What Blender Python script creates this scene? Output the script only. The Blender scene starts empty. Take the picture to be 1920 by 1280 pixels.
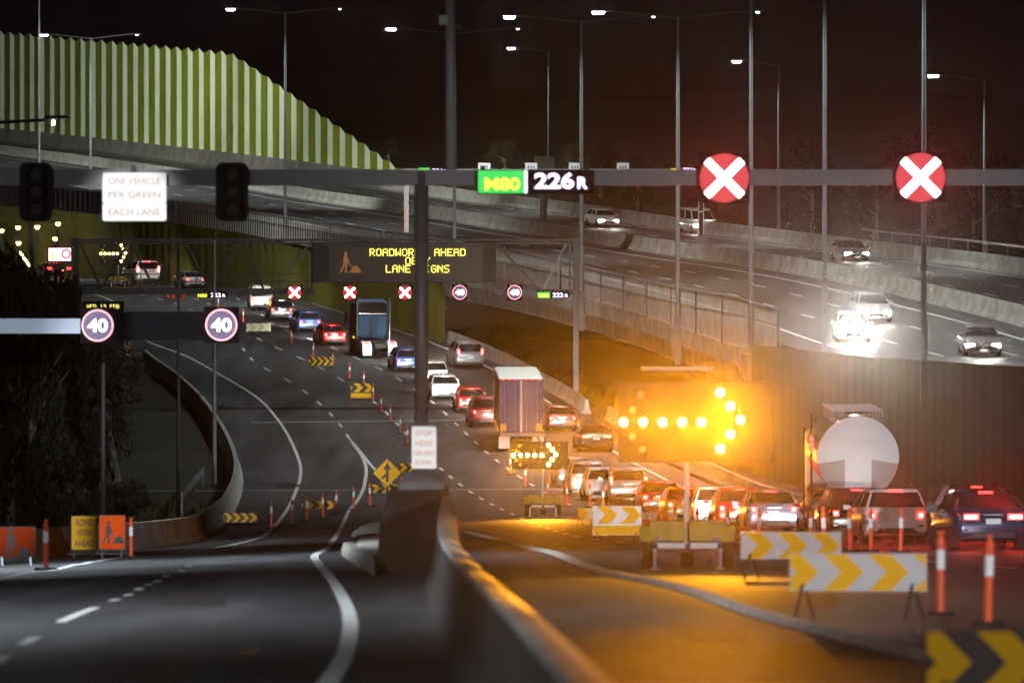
import bpy, math, random
from mathutils import Vector, Matrix
random.seed(7)
R = math.radians
sc = bpy.context.scene
COL = sc.collection

# ------------------------------------------------------------------ camera
F = 200 / 36 * 1920            # focal length in photo pixels
Z0 = 12.0                      # camera height in the world
HY = 520                       # photo row of the level horizon
PITCH = math.atan((640 - HY) / F)
cam = bpy.data.objects.new('camera', bpy.data.cameras.new('camera'))
COL.objects.link(cam)
cam.location = (0, 0, Z0)
cam.rotation_euler = (R(90) - PITCH, 0, 0)
cam.data.lens = 200
cam.data.sensor_width = 36
cam.data.clip_start = 0.5
cam.data.clip_end = 4000
cam.data.dof.use_dof = True
cam.data.dof.focus_distance = 300
cam.data.dof.aperture_fstop = 2.8
sc.camera = cam
# ------------------------------------------------------------------ sky and exposure
w = bpy.data.worlds.new('World')
sc.world = w
w.use_nodes = True
wn = w.node_tree
sky = wn.nodes.new('ShaderNodeTexSky')
sky.sky_type = 'NISHITA'
sky.sun_disc = False
sky.sun_elevation = R(-9)
sky.sun_rotation = R(180)
tint = wn.nodes.new('ShaderNodeMix'); tint.data_type = 'RGBA'; tint.blend_type = 'MIX'
tint.inputs['Factor'].default_value = 0.9
tint.inputs['B'].default_value = (0.030, 0.020, 0.026, 1)
wn.links.new(sky.outputs[0], tint.inputs['A'])
wn.links.new(tint.outputs['Result'], wn.nodes['Background'].inputs[0])
wn.nodes['Background'].inputs[1].default_value = 0.10
sc.view_settings.view_transform = 'Standard'
sc.view_settings.look = 'None'
sc.view_settings.exposure = 0
sc.view_settings.gamma = 1
sc.cycles.use_denoising = True
sc.cycles.denoising_input_passes = 'RGB_ALBEDO'
sc.cycles.max_bounces = 5
sc.cycles.diffuse_bounces = 2
sc.cycles.glossy_bounces = 3
sc.cycles.sample_clamp_indirect = 4
sc.cycles.caustics_reflective = False
sc.cycles.caustics_refractive = False

# ------------------------------------------------------------------ helpers: pixels, ground
def interp(tab, x):
    if x <= tab[0][0]:
        (a, b), (c, d) = tab[0], tab[1]
    elif x >= tab[-1][0]:
        (a, b), (c, d) = tab[-2], tab[-1]
    else:
        for (a, b), (c, d) in zip(tab, tab[1:]):
            if x <= c:
                break
    return b + (d - b) * (x - a) / (c - a)

def clampinterp(tab, x):
    return interp(tab, min(max(x, tab[0][0]), tab[-1][0]))

class Curve:                    # smooth curve through points (Catmull style cubic)
    def __init__(s, pts):
        s.p = sorted(pts)
        n = len(s.p)
        s.m = []
        for i in range(n):
            a = s.p[max(0, i - 1)]; b = s.p[min(n - 1, i + 1)]
            s.m.append((b[1] - a[1]) / (b[0] - a[0]))
    def __call__(s, x):
        p = s.p
        if x <= p[0][0]: return p[0][1] + s.m[0] * (x - p[0][0])
        if x >= p[-1][0]: return p[-1][1] + s.m[-1] * (x - p[-1][0])
        for i in range(len(p) - 1):
            if x <= p[i + 1][0]: break
        h = p[i + 1][0] - p[i][0]; t = (x - p[i][0]) / h
        return ((2*t**3 - 3*t*t + 1) * p[i][1] + (t**3 - 2*t*t + t) * h * s.m[i]
                + (-2*t**3 + 3*t*t) * p[i + 1][1] + (t**3 - t*t) * h * s.m[i + 1])
    def slope(s, x):
        return (s(x + 1) - s(x - 1)) / 2

_zr = Curve([(-60, .4), (0, -1.7), (46, -3.27), (70, -4.1), (100, -5.12), (120, -5.85), (140, -6.7), (160, -7.5),
             (187, -8.45), (220, -9.5), (245, -10.0), (262, -10.17), (280, -10.08), (300, -9.75), (320, -9.15),
             (340, -8.3), (360, -7.2), (380, -5.95), (400, -4.75), (420, -3.6), (450, -2.1), (490, -.9),
             (550, 0.0), (650, 1.2), (900, 4.0), (1200, 6.0)])
BANK = [(-100, .04), (200, .04), (270, 0), (1200, 0)]
def zg(x, d):                   # ground height
    z = _zr(d) + clampinterp(BANK, d) * max(-14, min(0, x + 4))
    k = max(0, 1 - abs(d - 105) / 32) * min(1, max(0, (-2 - x) / 2))
    if k: z += .022 * k * math.sin(d * 2 * math.pi / 10.5)
    return z + Z0

def P(px, py, d):               # point seen at photo pixel (px, py) at depth d
    cx, cy = (px - 960) / F, (640 - py) / F
    c, s = math.cos(PITCH), math.sin(PITCH)
    y = c + s * cy; z = c * cy - s
    return Vector((cx / y * d, d, z / y * d + Z0))

def hit(px, py, zf, a, b, step=1.0):
    d = a; o = P(px, py, d); g = o.z - zf(o.x, d)
    while d < b:
        d2 = d + step; q = P(px, py, d2); g2 = q.z - zf(q.x, d2)
        if g > 0 >= g2:
            t = g / (g - g2); d = d + t * step
            q = P(px, py, d); return Vector((q.x, q.y, zf(q.x, d)))
        d, g = d2, g2
    raise ValueError('no hit %s %s' % (px, py))

def G(px, py):                  # ground point under a photo pixel
    return hit(px, py, zg, 18, 1000)

def S(px, d):                   # size in metres of px photo pixels at depth d
    return px * d / F

# the motorway above: reference line along its left edge
_tan = [(150, .09), (250, .12), (285, .135), (340, .15), (395, .19), (450, .25), (520, .28), (580, .31), (700, .36), (900, .42)]
_xs = {}
x = 0.0
for i in range(150, 901):
    _xs[i] = x
    x -= (interp(_tan, i) + interp(_tan, i + 1)) / 2
_o = 14.7 - _xs[285]
def refx(s):
    i = int(math.floor(s)); i = min(max(i, 150), 899)
    return _o + _xs[i] + (_xs[i + 1] - _xs[i]) * (s - i)
_zu = Curve([(150, -7.2), (200, -5.9), (240, -4.95), (260, -4.3), (285, -3.35), (300, -2.55), (315, -1.8), (340, -.6), (368, .5),
             (396, 1.45), (427, 2.7), (448, 3.6), (477, 5.1), (513, 6.8), (545, 8.6), (606, 11.9), (700, 16.9), (800, 22)])
def U(s, wd, h=0.0):            # point on the upper motorway: station s, offset wd to the right, h above the deck
    t = interp(_tan, s); c = 1 / math.sqrt(1 + t * t)
    return Vector((refx(s) + wd * c, s + wd * t * c, _zu(s) + Z0 + h))
def Uhead(s): return math.atan(interp(_tan, s))
def zup(x, d):
    s = d
    for _ in range(4):
        t = interp(_tan, s); c = 1 / math.sqrt(1 + t * t)
        s = d - ((x - refx(s)) * c + (d - s) * t * c) * t * c
    return _zu(s) + Z0
def GU(px, py): return hit(px, py, zup, 180, 760)
def Uat(px, wd):                # station where offset wd appears in photo column px
    for s in range(160, 800):
        p, q = U(s, wd), U(s + 1, wd)
        a, b = p.x / p.y * F + 960 - px, q.x / q.y * F + 960 - px
        if a > 0 >= b: return s + a / (a - b)
    raise ValueError(px)

# ------------------------------------------------------------------ helpers: materials
MATS = {}
def M(name, col, rough=.6, metal=0, em=None, es=0, noise=None, bump=None, coat=0, spec=.5):
    if name in MATS: return MATS[name]
    m = bpy.data.materials.new(name); MATS[name] = m
    m.use_nodes = True
    nt = m.node_tree; b = nt.nodes['Principled BSDF']
    b.inputs['Base Color'].default_value = (*col, 1)
    b.inputs['Roughness'].default_value = rough
    b.inputs['Metallic'].default_value = metal
    b.inputs['Coat Weight'].default_value = coat
    b.inputs['Specular IOR Level'].default_value = spec
    if em:
        b.inputs['Emission Color'].default_value = (*em, 1)
        b.inputs['Emission Strength'].default_value = es
    if noise or bump:
        tc = nt.nodes.new('ShaderNodeTexCoord')
    if noise:
        scl, amt = noise[0], noise[1]
        mp = nt.nodes.new('ShaderNodeMapping')
        mp.inputs['Scale'].default_value = noise[2] if len(noise) > 2 else (1, 1, 1)
        nt.links.new(tc.outputs['Object'], mp.inputs[0])
        n = nt.nodes.new('ShaderNodeTexNoise'); n.inputs['Scale'].default_value = scl
        n.inputs['Detail'].default_value = 6
        nt.links.new(mp.outputs[0], n.inputs['Vector'])
        r = nt.nodes.new('ShaderNodeMapRange')
        r.inputs['From Min'].default_value = .3; r.inputs['From Max'].default_value = .7
        r.inputs['To Min'].default_value = 1 - amt; r.inputs['To Max'].default_value = 1 + amt
        nt.links.new(n.outputs['Fac'], r.inputs['Value'])
        v = nt.nodes.new('ShaderNodeVectorMath'); v.operation = 'SCALE'
        v.inputs[0].default_value = col
        nt.links.new(r.outputs[0], v.inputs['Scale'])
        nt.links.new(v.outputs[0], b.inputs['Base Color'])
    if bump:
        n2 = nt.nodes.new('ShaderNodeTexNoise'); n2.inputs['Scale'].default_value = bump[0]
        n2.inputs['Detail'].default_value = 4
        nt.links.new(tc.outputs['Object'], n2.inputs['Vector'])
        bp = nt.nodes.new('ShaderNodeBump'); bp.inputs['Strength'].default_value = bump[1]
        bp.inputs['Distance'].default_value = bump[2]
        nt.links.new(n2.outputs['Fac'], bp.inputs['Height'])
        nt.links.new(bp.outputs[0], b.inputs['Normal'])
    return m

def glow(name, em, es):
    m = M(name, (.02, .02, .02), .5, em=em, es=es); m.cycles.emission_sampling = 'NONE'
    return m
asphalt = M('asphalt', (.046, .045, .050), .66, noise=(.7, .55, (1, .10, 1)), bump=(9, .5, .03))
def patches(m, scl, lo, hi, stretch):
    nt = m.node_tree; b = nt.nodes['Principled BSDF']; src = b.inputs['Base Color'].links[0].from_socket
    tc = nt.nodes.new('ShaderNodeTexCoord'); mp = nt.nodes.new('ShaderNodeMapping'); mp.inputs['Scale'].default_value = stretch
    nt.links.new(tc.outputs['Object'], mp.inputs[0])
    n = nt.nodes.new('ShaderNodeTexNoise'); n.inputs['Scale'].default_value = scl; n.inputs['Detail'].default_value = 3
    nt.links.new(mp.outputs[0], n.inputs['Vector'])
    r = nt.nodes.new('ShaderNodeMapRange'); r.inputs['From Min'].default_value = .42; r.inputs['From Max'].default_value = .58
    r.inputs['To Min'].default_value = lo; r.inputs['To Max'].default_value = hi
    nt.links.new(n.outputs['Fac'], r.inputs['Value'])
    v = nt.nodes.new('ShaderNodeVectorMath'); v.operation = 'SCALE'
    nt.links.new(src, v.inputs[0]); nt.links.new(r.outputs[0], v.inputs['Scale']); nt.links.new(v.outputs[0], b.inputs['Base Color'])
patches(asphalt, .55, .72, 1.3, (1, .03, 1)); patches(asphalt, 2.2, .8, 1.2, (1, 1, 1))
asphalt2 = M('asphalt_upper', (.048, .048, .052), .6, noise=(.4, .3, (1, .15, 1)), bump=(8, .4, .03))
patches(asphalt2, .5, .75, 1.25, (1, .06, 1))
paint_line = M('road_paint', (.72, .72, .70), .6, noise=(6, .18))
seam_m = M('joint_sealant', (.22, .22, .22), .6)
soil = M('soil', (.020, .019, .014), .95, noise=(.6, .5), bump=(3, .8, .1))
concrete = M('concrete', (.34, .32, .29), .85, noise=(.9, .28), bump=(7, .3, .02))
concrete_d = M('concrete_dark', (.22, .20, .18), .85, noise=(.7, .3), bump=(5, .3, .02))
galv = M('galvanised_steel', (.21, .22, .23), .5, .35, noise=(2, .15))
steel_d = M('dark_steel', (.035, .035, .037), .65, .2)
grey_paint = M('grey_paint', (.085, .086, .092), .5, noise=(1.5, .15))
blue_paint = M('pale_blue_paint', (.42, .52, .66), .5)
black = M('black_plastic', (.008, .008, .008), .7, spec=.2)
rubber = M('rubber', (.015, .015, .015), .85)
glass = M('car_glass', (.012, .012, .014), .08, spec=.6)
chrome = M('chrome', (.6, .6, .6), .2, .9)
white_p = M('white_panel', (.8, .8, .78), .6)
plate_w = M('plate', (.75, .76, .78), .5)
yellow_s = M('yellow_sheeting', (.80, .42, .004), .55, spec=.15)
orange_s = M('orange_sheeting', (.80, .085, .002), .6, spec=.1)
black_s = M('black_sheeting', (.015, .014, .013), .55)
grey_s = M('grey_sheeting', (.40, .40, .42), .35)
orange_p = M('orange_plastic', (.75, .10, .025), .5)
trailer_y = M('trailer_yellow', (.42, .33, .03), .55, noise=(3, .2))
green_wall = M('green_wall_sheet', (.115, .125, .018), .75, noise=(.12, .15))
green_wall2 = M('dark_green_sheet', (.070, .088, .010), .8, noise=(.15, .12))
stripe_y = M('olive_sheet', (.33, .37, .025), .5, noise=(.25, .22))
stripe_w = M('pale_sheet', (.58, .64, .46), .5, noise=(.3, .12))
amber = glow('amber_lamp', (1, .62, .12), 60)
lamp_w = glow('street_lamp_led', (.92, 1, .97), 45)
lamp_dim = glow('street_lamp_led_side', (1, 1, 1), 9)

# ------------------------------------------------------------------ helpers: mesh building
class MB:
    def __init__(s): s.v, s.f, s.m = [], [], []
    def poly(s, pts, m=0):
        k = len(s.v); s.v += [tuple(p) for p in pts]
        s.f.append(tuple(range(k, k + len(pts)))); s.m.append(m); return s
    def box(s, c, d, m=0, rz=0):
        cx, cy, cz = c; a, b, h = d[0] / 2, d[1] / 2, d[2] / 2
        k = len(s.v); cr, sr = math.cos(rz), math.sin(rz)
        for z in (-h, h):
            for x, y in ((-a, -b), (a, -b), (a, b), (-a, b)):
                s.v.append((cx + x * cr - y * sr, cy + x * sr + y * cr, cz + z))
        for f in ((3, 2, 1, 0), (4, 5, 6, 7), (0, 1, 5, 4), (1, 2, 6, 5), (2, 3, 7, 6), (3, 0, 4, 7)):
            s.f.append(tuple(k + i for i in f)); s.m.append(m)
        return s
    def loft(s, rings, m=0, caps=True, closed=True):
        k = len(s.v); n = len(rings[0])
        for r in rings: s.v += [tuple(p) for p in r]
        for i in range(len(rings) - 1):
            for j in range(n if closed else n - 1):
                a, b = k + i * n + j, k + i * n + (j + 1) % n
                s.f.append((a, b, b + n, a + n)); s.m.append(m)
        if caps and closed:
            s.f.append(tuple(range(k + n - 1, k - 1, -1))); s.m.append(m)
            e = k + (len(rings) - 1) * n
            s.f.append(tuple(range(e, e + n))); s.m.append(m)
        return s
    def cyl(s, p, q, r0, r1=None, n=10, m=0):
        p, q = Vector(p), Vector(q); r1 = r0 if r1 is None else r1
        d = (q - p).normalized(); u = d.orthogonal().normalized(); v = d.cross(u)
        ring = lambda c, r: [c + u * (r * math.cos(2*math.pi*i/n)) + v * (r * math.sin(2*math.pi*i/n)) for i in range(n)]
        return s.loft([ring(p, r0), ring(q, r1)], m)
    def bar(s, p, q, wd, m=0): return s.cyl(p, q, wd * .7071, n=4, m=m)
    def extrude(s, pts, y0, y1, m=0):   # outline in xz, from y0 (front) to y1
        return s.loft([[(x, y0, z) for x, z in pts], [(x, y1, z) for x, z in pts]], m)
    def sweep(s, path, prof, m=0, up=None):   # path points, profile [(side, height)]
        rings = []
        for i, p in enumerate(path):
            a, b = path[max(0, i - 1)], path[min(len(path) - 1, i + 1)]
            d = Vector((b[0] - a[0], b[1] - a[1], 0)).normalized(); n = Vector((d.y, -d.x, 0))
            pr = prof(i) if callable(prof) else prof
            rings.append([Vector(p) + n * q[0] + Vector((0, 0, q[1])) for q in pr])
        return s.loft(rings, m)
    def build(s, name, mats, parent=None, origin=(0, 0, 0), smooth=False, flip=False):
        me = bpy.data.meshes.new(name); o = Vector(origin)
        me.from_pydata([tuple(Vector(v) - o) for v in s.v], [], s.f)
        for mt in (mats if isinstance(mats, (list, tuple)) else [mats]): me.materials.append(mt)
        for p, mi in zip(me.polygons, s.m):
            p.material_index = mi; p.use_smooth = smooth
        ob = bpy.data.objects.new(name, me); COL.objects.link(ob)
        if parent: ob.parent = parent
        else: ob.location = o
        if smooth:
            try: me.shade_smooth_by_angle = None
            except Exception: pass
        return ob

def fixn(ob):
    import bmesh
    bm = bmesh.new(); bm.from_mesh(ob.data); bmesh.ops.recalc_face_normals(bm, faces=bm.faces); bm.to_mesh(ob.data); bm.free()
    return ob

def tag(o, label=None, cat=None, group=None, kind=None):
    if label: o['label'] = label
    if cat: o['category'] = cat
    if group: o['group'] = group
    if kind: o['kind'] = kind
    return o
def thing(name, loc, label, cat, group=None, rot=(0, 0, 0), scale=1):
    o = bpy.data.objects.new(name, None); COL.objects.link(o)
    o.empty_display_size = .3
    o.location = loc; o.rotation_euler = rot; o.scale = (scale,) * 3
    return tag(o, label, cat, group)
def copy_thing(o, loc, rot=None, scale=None, label=None):
    c = o.copy(); COL.objects.link(c); c.location = loc
    if rot is not None: c.rotation_euler = rot
    if scale is not None: c.scale = scale if isinstance(scale, tuple) else (scale,) * 3
    if label: c['label'] = label
    for ch in o.children:
        k = ch.copy(); COL.objects.link(k); k.parent = c
        for g in ch.children:
            q = g.copy(); COL.objects.link(q); q.parent = k
    return c
def spot(parent, loc, aim, power, angle, col=(1, 1, 1), blend=.6, r=.08):
    l = bpy.data.lights.new('light', 'SPOT'); l.energy = power; l.color = col
    l.spot_size = R(angle); l.spot_blend = blend; l.shadow_soft_size = r
    o = bpy.data.objects.new('light', l); COL.objects.link(o); o.parent = parent
    o.location = loc
    o.rotation_euler = Vector(aim).to_track_quat('-Z', 'Y').to_euler()
    return o
def text(name, body, mat, parent, loc, height, width=None, bold=0.0, depth=.004, align='CENTER', label=None):
    cu = bpy.data.curves.new(name, 'FONT'); cu.body = body; cu.size = 1; cu.align_x = align
    cu.offset = bold; cu.extrude = 0; cu.resolution_u = 4
    t = bpy.data.objects.new(name, cu); COL.objects.link(t)
    bpy.context.view_layer.update()
    me = bpy.data.meshes.new_from_object(t.evaluated_get(bpy.context.evaluated_depsgraph_get()))
    bpy.data.objects.remove(t)
    xs = [v.co.x for v in me.vertices]; ys = [v.co.y for v in me.vertices]
    sy = height / (max(ys) - min(ys)); sx = sy if width is None else width / (max(xs) - min(xs))
    cx, cy = (max(xs) + min(xs)) / 2, (max(ys) + min(ys)) / 2
    for v in me.vertices: v.co = ((v.co.x - cx) * sx, 0, (v.co.y - cy) * sy)
    me.name = name; me.materials.append(mat)
    o = bpy.data.objects.new(name, me); COL.objects.link(o); o.parent = parent; o.location = loc
    return o
FONT = {'A':'01110 10001 10001 11111 10001 10001 10001','B':'11110 10001 10001 11110 10001 10001 11110','D':'11110 10001 10001 10001 10001 10001 11110',
 'E':'11111 10000 10000 11110 10000 10000 11111','F':'11111 10000 10000 11110 10000 10000 10000','G':'01110 10001 10000 10111 10001 10001 01110','H':'10001 10001 10001 11111 10001 10001 10001',
 'I':'01110 00100 00100 00100 00100 00100 01110','K':'10001 10010 10100 11000 10100 10010 10001','L':'10000 10000 10000 10000 10000 10000 11111',
 'N':'10001 11001 10101 10101 10011 10001 10001','O':'01110 10001 10001 10001 10001 10001 01110','R':'11110 10001 10001 11110 10100 10010 10001',
 'S':'01111 10000 10000 01110 00001 00001 11110','W':'10001 10001 10001 10101 10101 11011 10001','Y':'10001 10001 01010 00100 00100 00100 00100',
 '1':'00100 01100 00100 00100 00100 00100 01110','3':'11110 00001 00001 01110 00001 00001 11110',' ':'00000 00000 00000 00000 00000 00000 00000'}
def leds(rows, pitch, y, fill=.86):   # rows: (text, centre x, top z)
    b = MB()
    for txt, cx, top in rows:
        x0 = cx - (len(txt) * 6 - 1) * pitch / 2
        for i, ch in enumerate(txt):
            for r_, line in enumerate(FONT[ch].split()):
                for c_, bit in enumerate(line):
                    if bit == '1':
                        b.box((x0 + (i * 6 + c_ + .5) * pitch, y, top - (r_ + .5) * pitch), (pitch * fill, .012, pitch * fill))
    return b
def circle(r, n=32, cx=0, cz=0): return [(cx + r * math.cos(2*math.pi*i/n), cz + r * math.sin(2*math.pi*i/n)) for i in range(n)]
def rrect(wd, h, r, cx=0, cz=0, n=4):
    pts = []
    for sx, sz, a0 in ((1, 1, 0), (-1, 1, 90), (-1, -1, 180), (1, -1, 270)):
        for i in range(n + 1):
            a = R(a0 + 90 * i / n)
            pts.append((cx + sx * (wd / 2 - r) + r * math.cos(a), cz + sz * (h / 2 - r) + r * math.sin(a)))
    return pts
def smooth_curve(pts, win=9, lo=None, hi=None):
    c = Curve(pts); lo = int(lo if lo is not None else pts_min(pts)); hi = int(hi if hi is not None else pts_max(pts))
    g = [(d, sum(c(d + k) for k in range(-win, win + 1)) / (2 * win + 1)) for d in range(lo, hi + 1, 2)]
    return Curve(g)
def pts_min(p): return min(q[0] for q in p)
def pts_max(p): return max(q[0] for q in p)
def line(px, extra=(), win=7):
    pts = []
    for a in px:
        g = G(*a); pts.append((g.y, g.x))
    pts += list(extra); pts.sort()
    out = [pts[0]]
    for p in pts[1:]:
        if p[0] - out[-1][0] > 1.5: out.append(p)
    return smooth_curve(out, win)

# ------------------------------------------------------------------ lane lines (X as a function of depth)
L2 = line([(489,639),(539,660),(625,702),(709,759),(769,821),(825,877),(864,909),(907,937),(953,960),(997,979),(1044,996),(1079,1005),(1135,1013)],
          [(145, 4.7), (115, 7.4), (80, 11), (40, 15.6), (470, -27.5), (520, -43), (600, -70)])
L3 = line([(521,614),(580,635),(632,655),(681,677),(724,697),(760,718),(816,757),(862,801),(882,820),(924,857),(946,874),(969,890),(992,905),(1040,933),(1068,945)],
          [(187, 5.3), (145, 8.2), (115, 10.9), (80, 14.5), (40, 19.1), (470, -24.0), (520, -39.3), (600, -66)])
L4 = line([(565,564),(667,595),(750,621),(805,641),(850,659),(912,686),(1025,750),(1042,762),(1085,797),(1152,847),(1197,872),(1272,910)],
          [(245, 9.6), (187, 12.2), (145, 15.2), (115, 17.9), (80, 21.5), (40, 26.1), (490, -24), (520, -33), (600, -58)])
L1 = line([(482,684),(521,702),(555,722),(583,742),(604,760),(626,782),(644,804),(657,825)], [(420, -21.5), (470, -31), (520, -46.5), (600, -74)])
LR = line([(275,640),(338,662),(400,695),(480,743),(520,785),(545,825),(563,870),(563,895),(555,920),(535,960),(510,990),(480,1010),(380,1030),(240,1043),(120,1065),(20,1080)],
          [(60, -9.6), (20, -10.4), (470, -34.5), (520, -50), (600, -77.5)], 5)
RR = line([(657,825),(680,857),(687,880),(685,900),(680,920),(650,965),(600,1035),(590,1047),(625,1090),(655,1150),(650,1220),(615,1280)], [(20, -1.35)], 3)
LB = line([(285,690),(330,722),(380,770),(420,830),(440,880),(442,915),(430,950),(415,975),(386,995),(356,1013),(300,1024),(249,1030),(130,1039),(67,1048),(0,1056)],
          [(80, -13.2), (20, -13.4), (470, -38), (520, -53.5), (600, -81)], 4)
KB = line([(850,992),(960,1020),(1130,1075),(1260,1100),(1440,1160),(1900,1280)], [(20, 5.2)], 4)
def L3b(d): return (L3(d) + L4(d)) / 2

# ------------------------------------------------------------------ ground and roads
def sheet(name, xl, xr, d0, d1, step, ncol, mat, lift, zf=zg):
    b = MB(); rows = []; d = d0
    while d <= d1 + 1e-6:
        a, e = xl(d), xr(d)
        rows.append([(a + (e - a) * j / ncol, d, zf(a + (e - a) * j / ncol, d) + lift) for j in range(ncol + 1)])
        d += step
    b.loft(rows, closed=False)
    b.f = [f[::-1] for f in b.f]
    o = b.build(name, mat, smooth=True)
    return tag(o, kind='structure')
sheet('ground', lambda d: -420, lambda d: 420, -60, 1200, 6, 60, soil, -.12)
road = sheet('road', lambda d: LB(d) - .5, lambda d: L4(d) + 1.6, 12, 640, 1.5, 40, asphalt, 0)

def stripe(b, xf, d0, d1, wd=.15, step=2.0, lift=.006, zf=zg):
    n = max(2, int(abs(d1 - d0) / step) + 1); rl = []
    for i in range(n):
        d = d0 + (d1 - d0) * i / (n - 1); x = xf(d); s_ = (xf(d + .5) - xf(d - .5)); k = math.sqrt(1 + s_ * s_)
        rl.append([(x - wd/2*k, d, zf(x, d) + lift), (x + wd/2*k, d, zf(x, d) + lift)])
    b.loft([r[::-1] for r in rl], closed=False)
mk = MB()
stripe(mk, L4, 20, 560, .16); stripe(mk, LR, 45, 520, .17); 
stripe(mk, RR, 22, 322, .17)
gore = line([(657,825),(675,845),(700,877),(740,912),(800,955),(850,990)])
stripe(mk, gore, 212, 322, .17)
mk.build('edge_line', paint_line, road)
for nm, f, a, e in (('lane_line', L1, 322, 520), ('lane_line', L2, 100, 520), ('lane_line', L3, 60, 520), ('lane_line', L3b, 60, 520)):
    m_ = MB(); d = a
    while d < e:
        stripe(m_, f, d, d + 3, .15, 1.5); d += 9 if a > 300 or d > 330 else 8
    m_.build(nm, paint_line, road)
m_ = MB()
rl = line([(380,1053),(255,1107),(235,1118),(125,1160),(75,1190),(15,1225)], [(40, -4.0)], 2)
for a, e in ((66.5, 74), (57, 60), (51, 53.5)): stripe(m_, rl, a, e, .13, 1)
for k in range(9): stripe(m_, rl, 77.5 + k * 3.6, 78.8 + k * 3.6, .13, .6)
m_.build('lane_line', paint_line, road)
jm = MB()
for py, x0, x1 in ((788, 470, 1000), (917, 120, 1180)):
    n = 30; rr = []
    for i in range(n + 1):
        g = G(x0 + (x1 - x0) * i / n, py + (-5 if py > 900 else -6) * i / n + 4); 
        rr.append([(g.x, g.y - .22, zg(g.x, g.y - .22) + .007), (g.x, g.y + .22, zg(g.x, g.y + .22) + .007)])
    jm.loft(rr, closed=False)
jm.build('expansion_joint', M('joint_light', (.5, .5, .48), .6), road)

for px0, px1, py0, py1 in ((1030, 1090, 1129, 1139), (430, 520, 1060, 1066), (300, 420, 1120, 1135), (520, 570, 905, 915), (1010, 1060, 1060, 1067), (1290, 1400, 1180, 1200)):
    c4 = [G(px0, py1), G(px1, py1), G(px1, py0), G(px0, py0)]
    MB().poly([(c.x, c.y, zg(c.x, c.y) + .004) for c in c4]).build('repair_patch', M('fresh_asphalt', (.020, .020, .021), .7, noise=(1.5, .3)), road)
# upper motorway deck
b = MB(); rows = []
for s in range(170, 790, 4):
    rows.append([U(s, -1.2 + 31.4 * j / 12) for j in range(13)])
b.loft(rows, closed=False); b.f = [f[::-1] for f in b.f]
up = tag(b.build('elevated_road', asphalt2, smooth=True), kind='structure')
um = MB()
def ustripe(b, wd, s0, s1, width=.16, step=3):
    n = max(2, int((s1 - s0) / step) + 1)
    b.loft([[U(s0 + (s1 - s0) * i / (n - 1), wd + width/2, .007), U(s0 + (s1 - s0) * i / (n - 1), wd - width/2, .007)] for i in range(n)], closed=False)
for wd in (1.0, 12.0, 16.3, 27.8): ustripe(um, wd, 175, 780, .2)
um.build('edge_line', paint_line, up)
um = MB()
for wd in (4.7, 8.4, 20.1, 24.0):
    s = 175
    while s < 760: ustripe(um, wd, s, s + 3.5, .16, 1.8); s += 11
um.build('lane_line', paint_line, up)
# bank behind the upper motorway
b = MB(); rows = []
for s in range(170, 790, 8):
    rows.append([U(s, 30.6 + j * j * 2.2, -.3 + .05 * (j * j * 2.2) + random.uniform(-.3, .3) * (j > 0)) for j in range(9)])
b.loft(rows, closed=False); b.f = [f[::-1] for f in b.f]
tag(b.build('hillside', soil, smooth=True), kind='structure')

# ------------------------------------------------------------------ walls, barriers, bridge
JERSEY = [(-.28, 0), (-.28, .09), (-.15, .30), (-.09, .82), (.09, .82), (.15, .30), (.28, .09), (.28, 0)]
def jersey(h, k=1.0): return [(x * k, z / .82 * h) for x, z in JERSEY]
def barrier(name, path, h, label, mat=concrete, cap=None, k=1.0):
    o = fixn(MB().sweep(path, jersey(h, k)).build(name, mat, origin=path[len(path) // 2]))
    return tag(o, label, 'barrier', 'concrete road barriers')
def gpath(f, d0, d1, step=3, off=0, h=0):
    n = max(2, int(abs(d1 - d0) / step)); r = []
    for i in range(n + 1):
        d = d0 + (d1 - d0) * i / n; x = f(d) + off
        r.append(Vector((x, d, zg(x, d) + h - .02)))
    return r
barrier('concrete_barrier', gpath(LB, 60, 384), .84, 'weathered concrete barrier curving round the outside of the left ramp', k=1.25)
barrier('concrete_barrier', gpath(L4, 342, 560, off=1.35), .85, 'long pale concrete barrier on the right shoulder below the message sign')
barrier('concrete_barrier', gpath(L4, 175, 338, off=2.3), .8, 'brown concrete barrier at the foot of the near green wall behind the queue')
def upath(wd, s0, s1, step=6, h=0):
    n = max(2, int((s1 - s0) / step)); return [U(s0 + (s1 - s0) * i / n, wd, h) for i in range(n + 1)]
barrier('median_barrier', upath(14.6, 175, 780), 1.05, 'grey concrete median barrier between the two upper carriageways', concrete, k=1.2)
barrier('concrete_barrier', upath(28.9, 175, 545), 1.1, 'pale concrete barrier on the far edge of the upper motorway, below the trees', concrete)
fixn(MB().sweep(upath(28.95, 300, 400, 4), lambda i: [(-.05, 1.75), (-.05, 1.87), (.05, 1.87), (.05, 1.75)]).build('x', galv)).name = 'tmp_rail'
hr = bpy.data.objects['tmp_rail']; hr.name = 'rail'; hr.data.name = 'rail'
gr = thing('handrail', U(350, 28.95), 'bright metal handrail on posts on top of the far upper barrier', 'handrail')
for v in hr.data.vertices: v.co -= gr.location
hr.parent = gr
for s in range(302, 400, 5):
    p = U(s, 28.95); MB().cyl(p + Vector((0, 0, 1.0)), p + Vector((0, 0, 1.78)), .045, n=6).build('rail_post', galv, gr, gr.location)

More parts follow.
